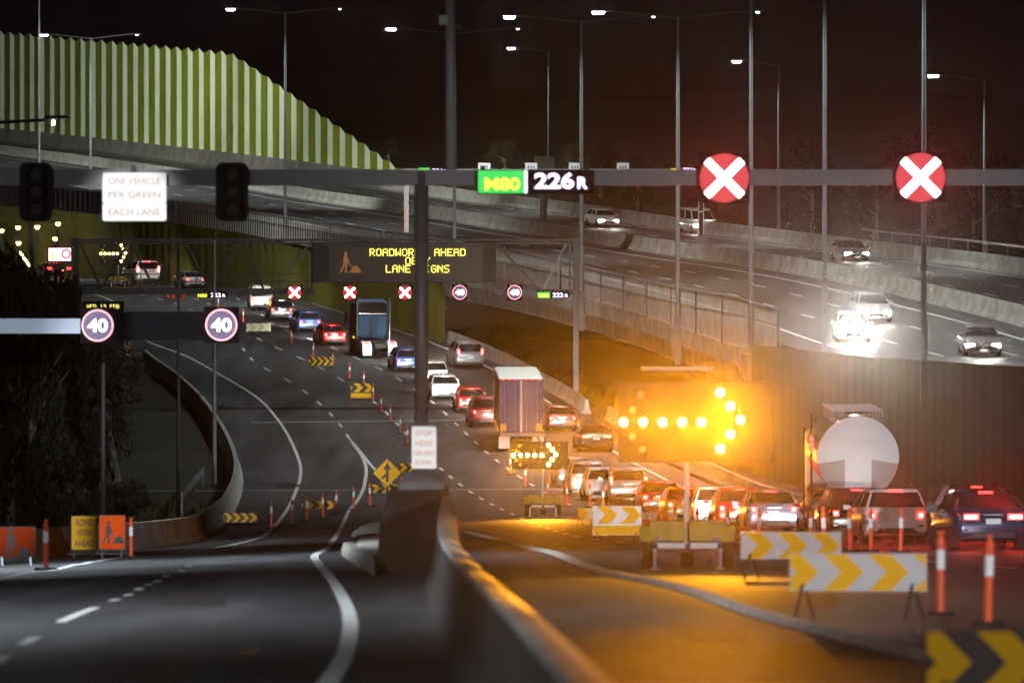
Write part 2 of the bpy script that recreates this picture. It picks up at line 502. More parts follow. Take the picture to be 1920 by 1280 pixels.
# near barrier that the camera looks along
NB = Curve([(101, -1.15), (97, -1.08), (85, -.98), (75, -.81), (60, -.5), (50, -.26), (45, -.13), (38, .05), (30, .24), (25, .35), (15, .5), (5, .58), (-8, .62)])
def nbh(d): return clampinterp([(78, .82), (88, 1.02), (97, 1.3)], d)
path = gpath(NB, -8, 97, 1.5)
nb = MB().sweep(path, lambda i: [(x, z / .82 * nbh(path[i].y)) for x, z in [(-.32, -.1), (-.32, .08), (-.2, .28), (-.14, .79), (-.11, .83), (.0, .815), (.15, .74), (.21, .28), (.32, .08), (.32, -.1)]])
nb = nb.build('concrete_barrier', M('shaded_side_concrete', (.055, .052, .047), .7, noise=(1.3, .3, (1, .4, 1))), origin=path[30])  # dark body colour paints in the unlit side
o = fixn(nb); o.data.materials.append(M('lit_top_concrete', (.36, .34, .31), .7, noise=(1.3, .25, (1, .4, 1))))  # paler top faces paint in the light falling on them
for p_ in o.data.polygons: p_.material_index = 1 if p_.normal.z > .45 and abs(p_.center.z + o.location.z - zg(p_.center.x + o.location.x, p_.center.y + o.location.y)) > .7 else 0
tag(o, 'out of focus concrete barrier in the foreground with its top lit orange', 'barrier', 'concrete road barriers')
pl = thing('post_plinth', (-1.55, 98.6, zg(-1.55, 98.6)), 'dark stained concrete plinth under the tall gantry post at the end of the foreground barrier', 'plinth')
fixn(MB().loft([rr_ for rr_ in [[(-.78, -2.4, -.2), (.6, -2.4, -.2), (.6, 2.6, -.2), (-.78, 2.6, -.2)], [(-.68, -2.2, .9), (.5, -2.2, .9), (.5, 2.4, .9), (-.68, 2.4, .9)],
   [(-.55, -1.9, 1.38), (.42, -1.9, 1.38), (.42, 2.2, 1.38), (-.55, 2.2, 1.38)]]]).build('plinth_block', M('stained_concrete', (.042, .040, .038), .9, noise=(2.2, .5)), pl))
MB().loft([[(-.036 + a * r_, b_ * r_ + .9, z) for a, b_ in ((-1, -1), (1, -1), (1, 1), (-1, 1))] for z, r_ in ((1.36, .42), (1.5, .36), (1.62, .17))]).build('post_footing', grey_paint, pl)
# kerb on the right
path = gpath(KB, 25, 214, 2)
o = fixn(MB().sweep(path, [(-.09, -.05), (-.08, .08), (-.05, .10), (.06, .10), (.08, .04), (.09, -.05)]).build('kerb', M('kerb_concrete', (.5, .48, .45), .8, noise=(2, .2)), origin=path[20]))
tag(o, kind='structure')
# traffic island nose
isl = [(640,1040),(662,1020),(676,996),(705,988),(736,991),(742,1030),(738,1062),(702,1080),(672,1062)]
pts = [G(*p) for p in isl]; ctr = sum(pts, Vector()) / len(pts)
ti = thing('traffic_island', ctr, 'broken pale concrete island nose at the foot of the merge sign', 'traffic island')
rings = []
for kk, hh in ((1.0, -.1), (1.0, .12), (.94, .17)):
    rings.append([Vector((ctr.x + (p.x - ctr.x) * kk, ctr.y + (p.y - ctr.y) * kk, zg(p.x, p.y) + hh)) for p in pts])
fixn(MB().loft(rings).build('island_slab', concrete, ti, ctr))
for px, py, r_, h_ in ((692, 1006, .55, .28), (716, 1000, .7, .36), (705, 1040, .35, .15), (722, 1030, .3, .2)):
    g = G(px, py); m_ = MB()
    m_.loft([[(g.x + r_ * k * math.cos(a) * random.uniform(.8, 1.15), g.y + 2.5 * r_ * k * math.sin(a), g.z + z) for a in [i * .7854 for i in range(8)]] for z, k in ((0, 1.1), (h_ * .7, 1), (h_, .6))])
    m_.build('concrete_rubble', concrete, ti, ctr)

# corrugated walls: zigzag plan between two edge functions
def zigzag(name, fn, s0, s1, period, depth, zb, zt, mats, label, step_top=True, ratio=.5, teeth=0):
    b = MB(); s = s0
    while s < s1:
        e = s + period * ratio; t = s + period
        A, B_, C_ = fn(s, 0), fn(e, depth), fn(t, 0)
        h1 = zt(s + period / 2)
        for p, q, m, ta, tb in ((A, B_, 0, zt(s) if not step_top else h1, zt(e) + teeth if not step_top else h1), (B_, C_, 1, zt(e) + teeth if not step_top else h1, zt(t) if not step_top else h1)):
            b.poly([(p.x, p.y, zb(s)), (q.x, q.y, zb(s)), (q.x, q.y, tb), (p.x, p.y, ta)], m)
            d = Vector((0, .12, 0))
            b.poly([(p.x, p.y, ta), (q.x, q.y, tb), (q.x, q.y + .12, tb), (p.x, p.y + .12, ta)], 2)
            b.poly([(p.x, p.y + .12, zb(s)), (p.x, p.y + .12, ta), (q.x, q.y + .12, tb), (q.x, q.y + .12, zb(s))], m)
        s = t
    mid = fn((s0 + s1) / 2, 0)
    o = b.build(name, mats, origin=mid)
    return tag(o, label, 'wall')
# striped noise wall above the upper motorway
top_px = [(-60, 58), (0, 65), (435, 105), (462, 122), (745, 318), (760, 330)]
sA, sB = 540, 722
def nw_top(s):
    p = U(s, 30); px = 960 + p.x / p.y * F
    return max(P(px, clampinterp(top_px, px), p.y).z, _zu(s) + Z0 + 1.6)
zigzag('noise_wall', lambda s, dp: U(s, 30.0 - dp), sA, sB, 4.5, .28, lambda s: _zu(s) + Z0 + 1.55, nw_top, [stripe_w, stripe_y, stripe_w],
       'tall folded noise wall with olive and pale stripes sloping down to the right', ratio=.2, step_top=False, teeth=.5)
barrier('concrete_barrier', upath(29.3, 546, 740), 1.62, 'stained concrete barrier along the foot of the striped noise wall', concrete_d, k=1.3)
# green wall on the left, below the fence, and the one on the right
zigzag('green_wall', lambda s, dp: U(s, -.9 - dp), 402, 640, 3.0, .35, lambda s: zg(U(s, -1).x, s) - .5,
       lambda s: P(960, clampinterp([(402, 534), (430, 500), (477, 438), (510, 414), (563, 391), (640, 372)], s), s).z, [green_wall, green_wall, green_wall],
       'dull green sheet pile wall behind the message sign gantry, below the slatted fence')
zigzag('green_wall', lambda s, dp: U(s, -1.4 + dp * .6 - .2), 222, 291, 2.1, .06, lambda s: zg(U(s, -1).x, s) - .5,
       lambda s: P(960, clampinterp([(222, 689), (234, 683), (260, 669), (292, 645)], s), s).z, [green_wall2, green_wall2, M('sheet_top', (.5, .48, .2), .6)],
       'dull green sheet pile wall with a stepped pale top edge behind the tanker', ratio=.8)
# slatted fences
def slat_fence(s0, s1, bot, top, label, pitch, off=-1.3):
    o0 = U((s0 + s1) / 2, off); t = thing('slatted_fence', o0, label, 'fence', 'slatted steel fences')
    n = int((s1 - s0) / pitch); b = MB()
    for i in range(n):
        p = U(s0 + (s1 - s0) * i / n, off); q = U(s0 + (s1 - s0) * (i + .58) / n, off)
        h0 = P(960, interp(bot, p.y), p.y).z; h1 = P(960, interp(top, p.y), p.y).z
        b.loft([[(p.x, p.y, h0), (q.x, q.y - .05, h0), (q.x, q.y + .02, h0)], [(p.x, p.y, h1), (q.x, q.y - .05, h1), (q.x, q.y + .02, h1)]])
    b.build('slat_panel', M('slat_steel', (.78, .75, .68), .6, noise=(1, .2)), t, o0)
    for fn, r in ((top, .06), (lambda: 0, .04)):
        if not isinstance(fn, list): fn = [(a, bb * .65 + interp(bot, a) * .35) for a, bb in top]
        pth = [P(960 + U(s, off).x / U(s, off).y * F, interp(fn, U(s, off).y), U(s, off).y - .06) for s in [s0 + (s1 - s0) * i / 24 for i in range(25)]]
        b = MB()
        for p, q in zip(pth, pth[1:]): b.cyl(p, q, r, n=6)
        b.build('rail', galv, t, o0)
    s = s0
    while s <= s1:
        p = U(s, off); b = MB()
        b.box((p.x, p.y - .08, (P(960, interp(bot, p.y), p.y).z + P(960, interp(top, p.y), p.y).z) / 2), (.14, .14, S(interp(bot, p.y) - interp(top, p.y), p.y)))
        b.build('fence_post', grey_paint, t, o0); s += 8 if s1 < 400 else 20
    return t
FT = [(285, 582), (297, 558), (318, 536), (356, 490), (388, 458), (420, 436), (477, 394), (513, 372), (563, 352), (640, 326)]
FB = [(285, 668), (303, 640), (318, 618), (356, 560), (388, 525), (402, 510), (477, 436), (510, 414), (563, 391), (640, 371)]
slat_fence(285.5, 356, FB, FT, 'slatted steel screen along the edge of the bridge, right of the big gantry post', .30)
slat_fence(357, 402, FB, FT, 'slatted steel screen seen through the right end of the gantry truss', .35)
slat_fence(403, 520, FB, FT, 'long slatted fence on top of the green wall, running up left behind the message sign', .9)
o0 = U(560, -1.3)
t = thing('railing', o0, 'dark bar railing behind the white rectangular sign, under the upper road', 'railing')
s = 522
while s < 585:
    p = U(s, -1.3); MB().cyl(P(960 + p.x / p.y * F, interp(FB, s), s), P(960 + p.x / p.y * F, interp(FT, s) - 2, s), .07, n=5).build('rail_bar', steel_d, t, o0); s += 2.2
b = MB(); b.sweep([P(960 + U(s, -1.3).x / s * F, interp(FT, s) - 2, s) for s in range(521, 588, 6)], [(-.1, 0), (-.1, .25), (.1, .25), (.1, 0)]); b.build('top_rail', steel_d, t, o0)

# bridge: fascia, girder, piers
br = thing('bridge', U(345, -1), 'concrete viaduct carrying the upper motorway over the dark opening', 'bridge')
path = upath(-1.25, 285, 404, 6)
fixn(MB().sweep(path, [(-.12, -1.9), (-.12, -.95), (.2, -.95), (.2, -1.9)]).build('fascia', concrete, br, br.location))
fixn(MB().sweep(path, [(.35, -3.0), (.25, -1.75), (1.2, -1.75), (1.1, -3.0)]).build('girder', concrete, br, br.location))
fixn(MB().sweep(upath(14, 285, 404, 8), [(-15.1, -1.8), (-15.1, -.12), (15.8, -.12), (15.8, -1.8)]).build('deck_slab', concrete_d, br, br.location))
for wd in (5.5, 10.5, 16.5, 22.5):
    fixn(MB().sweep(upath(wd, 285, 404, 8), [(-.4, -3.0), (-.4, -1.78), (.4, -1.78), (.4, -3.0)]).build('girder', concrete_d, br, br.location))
for s in (313, 352):
    for wd in (8, 17, 25):
        p = U(s, wd); zb = zg(p.x, p.y) - .4
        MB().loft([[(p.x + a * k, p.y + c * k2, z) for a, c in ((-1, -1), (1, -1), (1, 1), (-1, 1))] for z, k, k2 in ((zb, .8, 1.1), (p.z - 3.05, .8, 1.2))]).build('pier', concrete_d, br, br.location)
for s in (Uat(1408, -1.45), Uat(1271, -1.45), Uat(1090, -1.45)):
    p = U(s, -1.45); MB().loft([[(p.x + a, p.y + c, p.z + z) for a, c in ((-k, -k), (k, -k), (k, .1), (-k, .1))] for z, k in ((-1.0, .48), (-1.35, .46), (-2.6, .2), (-3.0, .16))]).build('pole_bracket', concrete_d, br, br.location)
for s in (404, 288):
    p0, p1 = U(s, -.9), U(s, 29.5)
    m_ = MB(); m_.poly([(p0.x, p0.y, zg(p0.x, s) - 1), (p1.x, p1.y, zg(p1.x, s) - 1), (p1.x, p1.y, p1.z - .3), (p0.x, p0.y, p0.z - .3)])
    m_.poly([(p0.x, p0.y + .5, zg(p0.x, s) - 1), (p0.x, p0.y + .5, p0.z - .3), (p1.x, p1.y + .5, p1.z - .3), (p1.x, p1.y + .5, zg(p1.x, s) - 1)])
    m_.build('abutment', M('shaded_abutment', (.022, .020, .018), .9), br, br.location)  # near black colour paints in the shade under the bridge

# ------------------------------------------------------------------ street lamps
def head(root, at, mat, aim=None, power=0, ang=140, col=(.90, 1, .97)):
    h = MB()
    h.loft([[(at[0] - .42, at[1] - .14, at[2]), (at[0] + .42, at[1] - .14, at[2]), (at[0] + .42, at[1] + .14, at[2]), (at[0] - .42, at[1] + .14, at[2])],
            [(at[0] - .34, at[1] - .1, at[2] + .12), (at[0] + .34, at[1] - .1, at[2] + .12), (at[0] + .34, at[1] + .1, at[2] + .12), (at[0] - .34, at[1] + .1, at[2] + .12)]])
    hd = h.build('lamp_head', grey_paint, root)
    wl, hl = (.36, .16) if mat is lamp_w else (.10, .10)
    MB().loft([[(at[0] - wl, at[1] - .13, at[2] - .02), (at[0] + wl, at[1] - .13, at[2] - .02), (at[0] + wl, at[1] + .13, at[2] - .02), (at[0] - wl, at[1] + .13, at[2] - .02)],
               [(at[0] - wl * .8, at[1] - .09, at[2] - hl), (at[0] + wl * .8, at[1] - .09, at[2] - hl), (at[0] + wl * .8, at[1] + .09, at[2] - hl), (at[0] - wl * .8, at[1] + .09, at[2] - hl)]]).build('led_lens', mat, hd)
    if power: spot(root, (at[0], at[1], at[2] - .3), aim or (0, 0, -1), power, ang, col, .8, .15)
def lamp(s, wd, top, arms, label, power=9000, arm=4.4, base_h=0, both=True):
    p = U(s, wd, base_h); zt = P(960, top, p.y).z - p.z
    o = thing('street_lamp', p, label, 'street lamp', 'street lamps on tall poles')
    MB().cyl((0, 0, 0), (0, 0, zt), .15, .07, 12).build('pole', galv, o)
    b = MB()
    for sx in arms:
        b.cyl((0, 0, zt - .15), (sx * arm * .5, 0, zt + .12), .05, .045, 6); b.cyl((sx * arm * .5, 0, zt + .12), (sx * arm, 0, zt + .32), .045, .035, 6)
    b.build('arm', M('arm_grey', (.10, .10, .105), .6), o)
    for sx in arms:
        bright = sx < 0
        head(o, (sx * arm, 0, zt + .24), lamp_w if bright else lamp_dim, (sx * .12, .25, -1), power * (1 if bright else .7), 150)
    return o
NAMED = [(1732, -110, 'tallest lamp post, passing behind the right red cross sign'), (1546, -60, 'lamp post rising just right of the left red cross sign beyond the bridge screen'),
         (1408, -30, 'lamp post on a bridge bracket at the right edge of the left red cross sign'), (1271, 30, 'lamp post on a bracket midway along the bridge screen'),
         (1090, 38, 'lamp post at the right end of the truss gantry, by the big gantry post'), (852, 60, 'thin lamp post just right of the thick camera mast'),
         (535, 22, 'lamp post in front of the sloping end of the striped noise wall'), (170, 70, 'shorter lamp post in front of the left half of the striped noise wall'),
         (74, -6, 'lamp post at the far left in front of the striped noise wall')]
for col_, top, lab in NAMED:
    s = Uat(col_, -1.45); o = lamp(s, -1.45, top, (-1, 1), lab, base_h=-1.0 if s < 400 else .0)
    if col_ < 600:      # extra spot added at the far heads to brighten the noise wall
        zt = P(960, top, U(s, -1.45).y).z - o.location.z
        q = U({535: 575, 170: 640, 74: 690}[col_], 30, 6) - o.location - Vector((4.4, 0, zt))
        spot(o, (4.4, 0, zt - .3), q, {535: 400000, 170: 170000, 74: 170000}[col_], 44, (.92, 1, .92), .9, .15)
lamp(Uat(1029, 29.6), 29.6, 95, (-1,), 'single arm lamp post behind the green route sign, in front of black sky', 6000, 3.3)
lamp(Uat(1460, 29.6), 29.6, 120, (-1,), 'single arm lamp post between the two red cross signs', 6000, 3.2)
lamp(Uat(1846, 29.6), 29.6, 148, (-1,), 'single arm lamp post at the far right, beside the dim trees', 6000, 3.4)
lamp(300, 29.6, 90, (-1,), 'single arm lamp post beyond the right edge of the view', 6000, 3.4)
# plain poles on the left
def pole(px, py, top, label, r=.11, lean=0):
    g = G(px, py); zt = P(960, top, g.y).z - g.z
    o = thing('tall_pole', g, label, 'pole', 'plain steel poles by the left ramp')
    MB().cyl((0, 0, -.3), (lean, 0, zt), r, r * .5, 10).build('pole', galv, o)
    MB().box((0, 0, .03), (.5, .5, .06)).build('base_plate', steel_d, o)
    return o
pole(78, 992, 400, 'grey pole behind the left traffic light, leaning slightly', .14, -.45)
pole(335, 974, 460, 'slim grey pole behind the left concrete barrier, in front of the dark slip road', .10)
pole(402, 908, 450, 'slim grey pole rising to the right 40 sign', .12)
# lamps by the ramp that stand outside the frame but light it
DG_ = 99.2
def ramp_lamp(x, d, h, power, label, ang=110, aim=(.25, .1, -1)):
    g = Vector((x, d, zg(x, d))); o = thing('street_lamp', g, label, 'street lamp', 'street lamps on tall poles')
    MB().cyl((0, 0, -.2), (0, 0, h), .13, .07, 12).build('pole', galv, o)
    MB().cyl((0, 0, h - .1), (1.6, 0, h + .25), .05, .04, 8).build('arm', galv, o)
    head(o, (1.7, 0, h + .2), lamp_w, aim, power, ang, (.80, .92, 1.0))
ramp_lamp(-17.5, 122, 12, 20000, 'street lamp beside the ramp just beyond the left edge of the view', 134, (.35, .05, -1))
ramp_lamp(-13.5, 70, 12, 11500, 'nearer street lamp beside the ramp beyond the left edge of the view', 146, (0, .12, -1))
ramp_lamp(-12.5, 34, 12, 4000, 'nearest street lamp beside the ramp on the left of the camera', 146, (0, .1, -1))
ramp_lamp(-21, 178, 12, 7000, 'street lamp in the trees left of the ramp')
def added_flood(x, d, h, aims, label, col=(.95, .97, 1)):  # unseen poles added to brighten signs, boards and car rears
    g = Vector((x, d, zg(x, d))); o = thing('street_lamp', g, label, 'street lamp', 'street lamps on tall poles')
    MB().cyl((0, 0, -.2), (0, 0, h), .13, .07, 12).build('pole', galv, o)
    head(o, (0, .3, h), lamp_w)
    for aim, power, ang in aims:
        spot(o, (0, .5, h - .3), Vector(aim) + Vector((0, 0, Z0)) - g - Vector((0, 0, h)), power, ang, col, .6, .15)
added_flood(-15, 22, 11, [((-3, 115, -3.5), 20000, 26), ((P(252,366,DG_).x, DG_, P(252,366,DG_).z - Z0), 260000, 1.5), ((-10.9, 147.5, -6.6), 300000, 3.0), ((-14.5, 157, -1.3), 230000, 3.0), ((P(795,840,DG_).x, DG_, P(795,840,DG_).z - Z0), 150000, 1.2), ((P(726,892,186).x, 186, P(726,892,186).z - Z0), 420000, 1.0), ((-6.4, 236, -9.2), 560000, 3.4), ((-11.4, 362, -6.9), 1300000, .9)],
           'added unseen flood lamp behind the camera on the left of the ramp')
added_flood(14, 8, 4.6, [((6.5, 80, -3.6), 82000, 15), ((10.4, 168, -7.0), 230000, 3.6), ((4.3, 40, -2.6), 9000, 9), ((P(1150,975,165).x, 165, P(1150,975,165).z - Z0), 420000, 1.5)], 'added unseen flood lamp behind the camera on the right of the road')
# dark lamp arm at the upper left
o0 = P(-40, 236, 150)
t = thing('lamp_arm', o0, 'dark horizontal lamp arm with one small lit lamp at the upper left', 'street lamp')
b = MB(); b.cyl(P(-60, 233, 150), P(85, 225, 150), .05, .04, 8); b.build('arm', steel_d, t, o0)
b = MB(); c = P(108, 222, 150); b.loft([[c + Vector((x, y, z)) for x, y, z in ((-.36, -.1, -.02), (.36, -.1, 0), (.36, .1, 0), (-.36, .1, -.02))], [c + Vector((x, y, z)) for x, y, z in ((-.33, -.08, .07), (.22, -.08, .07), (.22, .08, .07), (-.33, .08, .07))]]); b.build('lamp_head', steel_d, t, o0)
b = MB(); c = P(100, 230, 150); b.cyl(c + Vector((0, 0, -.06)), c + Vector((0, 0, .05)), .04, n=8); b.build('lens', lamp_w, t, o0)
b = MB(); b.cyl(P(-60, 233, 150), Vector((P(-60, 233, 150).x, 150, zg(-20, 150))), .12, .16); b.build('pole', steel_d, t, o0)

# ------------------------------------------------------------------ signs and gantries
red_x = glow('red_disc', (.90, .03, .05), .70)
white_x = glow('white_cross', (1, .93, .90), 7)
ring_m = glow('red_ring_led', (1, .30, .33), 2.6)
digit_m = glow('white_digit_led', (.86, .84, 1), 5)
disc_m = glow('speed_disc', (.30, .16, .48), .38)
yel_led = glow('yellow_led', (1, .86, .12), 2.2)
dark_grey = M('sign_housing', (.006, .005, .006), .8, spec=.1)
VS = 'variable signs on the gantries'
def xsign(px, py, d, sz, label):
    c = P(px, py, d); o = thing('lane_closed_sign', c, label, 'lane sign', VS)
    MB().box((0, .12, 0), (sz, .24, sz)).build('housing', dark_grey, o)
    MB().extrude(circle(sz * .485, 40), -.02, -.006).build('red_disc', red_x, o)
    b = MB()
    for a in (45, -45):
        r = rrect(sz * .98, sz * .155, sz * .02)
        ca, sa = math.cos(R(a)), math.sin(R(a)); y = -.032 if a > 0 else -.036
        b.extrude([(x * ca - z * sa, x * sa + z * ca) for x, z in r], y, -.02)
    b.build('cross', white_x, o)
    if d < 200: spot(o, (0, -.08, 0), cam.location - c, 600, 8, (1, .03, .05), 1, .02)
def speed(px, py, d, sz, label):
    c = P(px, py, d); o = thing('speed_limit_sign', c, label, 'speed sign', VS)
    MB().box((0, .12, 0), (sz * 1.02, .24, sz * 1.06)).build('housing', dark_grey, o)
    MB().extrude(circle(sz * .46, 40), -.016, -.006).build('disc', disc_m, o)
    b = MB(); a1, a2 = circle(sz * .475, 40), circle(sz * .425, 40)
    for i in range(40):
        j = (i + 1) % 40; b.poly([(a1[i][0], -.024, a1[i][1]), (a1[j][0], -.024, a1[j][1]), (a2[j][0], -.024, a2[j][1]), (a2[i][0], -.024, a2[i][1])])
    b.build('ring', ring_m, o)
    text('digits', '40', digit_m, o, (0, -.028, 0), sz * .40, sz * .60, .025)
def plate(px, py, d, wd, h, label, body, mat_bg, mat_tx, name='route_sign', cat='sign', group=None):
    c = P(px, py, d); o = thing(name, c, label, cat, group)
    MB().extrude(rrect(wd, h, .03), 0, .06).build('panel', mat_bg, o)
    for txt, dx, dz, th, tw in body: text('lettering', txt, mat_tx, o, (dx, -.004, dz), th, tw, .01)
    return o
DG = 99.5
# near gantry: one long beam on the post
b0 = P(790, 905, DG)
ga = thing('sign_gantry', b0, 'long grey gantry beam on a thick post spanning the whole view in front', 'gantry')
MB().cyl(P(790, 910, DG), P(790, 322, DG), .125, n=20).build('post', grey_paint, ga, b0, True)
bl, brt = P(-260, 333, DG), P(2200, 333, DG)
MB().box((((bl + brt) / 2).x, DG + .05, bl.z), (brt.x - bl.x, .30, S(30, DG))).build('beam', grey_paint, ga, b0)
MB().cyl(P(2150, 333, DG), Vector((brt.x - .4, DG, zg(12, DG))), .14, n=14).build('post', grey_paint, ga, b0)
for px in (905, 1100, 1358, 1726, 66, 435, 250):
    MB().box(P(px, 333, DG - .14), (.08, .1, S(44, DG))).build('bracket', steel_d, ga, b0)
ma = thing('camera_mast', P(845, 318, DG), 'thick round mast with camera boxes standing on the gantry beam', 'mast')
MB().cyl(P(846, 318, DG), P(844, -60, DG), .095, .085, n=16).build('mast', M('mast_paint', (.24, .25, .24), .5), ma, ma.location, True)
MB().box(P(832, 38, DG - .1), (.16, .14, .16)).build('camera_box', M('box_grey', (.4, .42, .36), .6), ma, ma.location)
MB().cyl(P(859, 55, DG - .05), P(859, 48, DG - .05), .08, .06, n=14).cyl(P(859, 48, DG - .05), P(850, 44, DG), .03, n=6).build('dome_camera', grey_paint, ma, ma.location)
MB().cyl(P(853, 316, DG - .02), P(852, 58, DG - .02), .018, n=6).build('cable_conduit', galv, ma, ma.location)
xsign(1358, 334, DG - .45, .88, 'left large glowing red disc with a white cross on the near beam')
xsign(1726, 333, DG - .45, .88, 'right large glowing red disc with a white cross, before the tallest lamp post')
# M80 226 R
c = P(1004, 341, DG - .4); rs = thing('route_sign', c, 'large green and black electronic sign reading M80 226 R', 'sign', VS)
green_led = glow('green_led', (.02, .80, .10), 1.0)
amber_txt = glow('amber_text_led', (1, .85, .05), 1.6)
white_txt = glow('white_text_led', (.74, .62, 1), 3.0)
u_ = DG / F
MB().box((0, .1, 0), (219 * u_, .2, 46 * u_)).build('housing', dark_grey, rs)
MB().box((-64 * u_, -.006, 0), (86 * u_, .01, 42 * u_)).build('green_panel', green_led, rs)
MB().box((-18 * u_, -.006, 0), (5 * u_, .012, 42 * u_)).build('divider', white_txt, rs)
text('lettering', 'M80', amber_txt, rs, (-62 * u_, -.016, -4 * u_), 24 * u_, 66 * u_, .03)
text('lettering', '226', white_txt, rs, (35 * u_, -.016, 2 * u_), 30 * u_, 74 * u_, .03)
text('lettering', 'R', white_txt, rs, (88 * u_, -.016, -2 * u_), 22 * u_, 19 * u_, .03)
# ramp signals
def signal(px, label):
    c = P(px, 360, DG - .3); o = thing('traffic_light', c, label, 'traffic light', 'unlit ramp traffic lights')
    MB().extrude(rrect(.57, 1.03, .13), 0, .05).build('backboard', black, o)
    b = MB(); b.box((.02, -.1, 0), (.3, .2, .92)); b.build('housing', M('signal_black', (.005, .005, .005), .7, spec=.2), o)
    for z in (.3, 0, -.3):
        m_ = MB(); pts_ = [(math.cos(R(a)), math.sin(R(a))) for a in range(-20, 201, 20)]
        m_.loft([[(.02 + .125 * x, -.2, z + .125 * y) for x, y in pts_], [(.02 + .125 * x, -.38, z + .125 * y - .01) for x, y in pts_]], closed=False); m_.build('visor', black, o)
        MB().extrude(circle(.105, 20, .02, z), -.212, -.205).build('lens', M('dark_lens', (.010, .008, .007), .7), o)
signal(67, 'dark traffic light hanging at the far left end of the beam')
signal(435, 'dark traffic light hanging right of the white rectangular sign')
faded = M('faded_lettering', (.42, .36, .33), .7)
bright_w = M('reflective_white', (.92, .88, .83), .5)
o = plate(252, 352.5, DG - .35, S(119, DG), S(57, DG), 'white sign reading ONE VEHICLE PER GREEN hanging from the beam', [('ONE VEHICLE', 0, .12, .11, .9), ('PER GREEN', 0, -.12, .11, .9)], bright_w, faded, 'instruction_sign')
o = plate(252, 397.5, DG - .35, S(119, DG), S(33, DG), 'small white sign reading EACH LANE directly below another white sign', [('EACH LANE', 0, 0, .12, .9)], bright_w, faded, 'instruction_sign')
o = plate(795, 838.5, DG - .2, S(46, DG), S(79, DG), 'white sign reading STOP HERE ON RED SIGNAL on the thick post', [('STOP', 0, .25, .09, .29), ('HERE', 0, .075, .09, .29), ('ON RED', 0, -.10, .08, .34), ('SIGNAL', 0, -.26, .08, .32)],
          M('stop_sign_white', (.78, .76, .72), .5), M('stop_sign_red', (.55, .28, .24), .6), 'instruction_sign')
# ramp speed gantry
DR = 157
b0 = P(-40, 1040, DR)
ga2 = thing('sign_gantry', b0, 'pale blue beam entering from the left edge carrying two speed signs', 'gantry')
b = MB(); a, c = P(-60, 611, DR), P(152, 611, DR); b.box((((a + c) / 2).x, DR + .1, a.z), (c.x - a.x, .3, S(28, DR))); b.build('beam', blue_paint, ga2, b0)
b = MB(); a, c = P(152, 611, DR), P(446, 611, DR); b.box((((a + c) / 2).x, DR + .1, a.z), (c.x - a.x, .24, S(26, DR))); b.build('beam', steel_d, ga2, b0)
b = MB(); a, c = P(216, 611, DR), P(385, 611, DR); b.box((((a + c) / 2).x, DR - .16, a.z), (c.x - a.x, .25, S(53, DR))); b.build('blank_panel', M('blank_panel', (.005, .006, .009), .8, spec=.1), ga2, b0)
MB().cyl(P(-50, 620, DR), Vector((P(-50, 0, DR).x, DR, zg(-14, DR) - .3)), .16, n=14).build('post', galv, ga2, b0)
speed(183, 610, DR - .3, .93, '40 speed sign at the end of the pale blue beam on the left')
speed(415, 609, DR - .3, .93, '40 speed sign right of the dark blank panel on the ramp gantry')
c = P(193, 577, 172); o = thing('message_board', c, 'small amber board reading WED 13 FEB peeking above a 40 sign', 'message sign')
MB().box((0, .15, -.5), (1.25, .2, 1.4)).build('board', dark_grey, o)
MB().cyl((0, .15, -1.2), (0, .15, zg(c.x, 172) - c.z), .07).build('post', steel_d, o)
leds([('WED 13 FEB', 0, .10)], .0166, .04).build('lettering', yel_led, o)

# far truss gantry
DF = 347.0
b0 = P(1080, 730, DF); tg = thing('sign_gantry', b0, 'dark truss gantry across the motorway carrying the message sign', 'gantry')
def bars(nm, segs, wd, mat, dy=0):
    for x0, y0, x1, y1 in segs: MB().bar(P(x0, y0, DF + dy), P(x1, y1, DF + dy), wd).build(nm, mat, tg, b0)
dtruss = M('truss_steel', (.075, .075, .078), .5, .2)
bars('post', [(1080, 735, 1080, 446)], .36, grey_paint); bars('post', [(143, 600, 143, 446)], .34, dtruss)
bars('top_chord', [(133, 450, 1084, 450)], .14, dtruss); bars('top_chord', [(133, 456, 1084, 456)], .12, dtruss, 1.4)
bars('walkway', [(140, 546, 590, 546), (930, 548, 1080, 548)], .36, dtruss, .5)
diag = [(245,455,290,541),(290,541,332,455),(350,455,392,541),(397,541,447,455),(452,455,494,541),(150,455,190,541),(190,541,240,455)]
bars('truss_web', diag, .13, dtruss)
bars('truss_web', [(510,543,580,458),(1018,543,1062,457)], .10, galv, -.1); bars('truss_web', [(930,456,1010,543)], .12, dtruss)
bars('handrail', [(140,514,588,514),(140,528,588,528)] + [(x_, 512, x_, 541) for x_ in range(160, 590, 52)], .055, dtruss, -.3)
bars('truss_web', [(585, 452, 585, 545), (1068, 452, 1068, 545), (928, 452, 928, 545)], .12, dtruss)
c = P(758, 492, DF - .5); vm = thing('message_board', c, 'wide electronic board reading ROADWORKS AHEAD OBEY LANE SIGNS with a worker symbol', 'message sign')
u_ = (DF - .5) / F
MB().box((0, .35, 0), (344 * u_, .7, 76 * u_)).build('housing', M('vms_frame', (.03, .028, .027), .6), vm)
MB().box((3 * u_, -.01, 0), (288 * u_, .02, 62 * u_)).build('display_panel', M('vms_panel', (.085, .068, .05), .5, noise=(1.2, .12)), vm)
for zz in (34, -34): MB().box((0, -.03, zz * u_), (300 * u_, .06, 4 * u_)).build('trim', dtruss, vm)
leds([('ROADWORKS AHEAD', 25 * u_, 26 * u_), ('OBEY', 25 * u_, 10 * u_), ('LANE SIGNS', 25 * u_, -5 * u_)], 2.02 * u_, -.03, .95).build('lettering', yel_led, vm)
dimo = glow('dim_orange_led', (.42, .16, .05), .55)
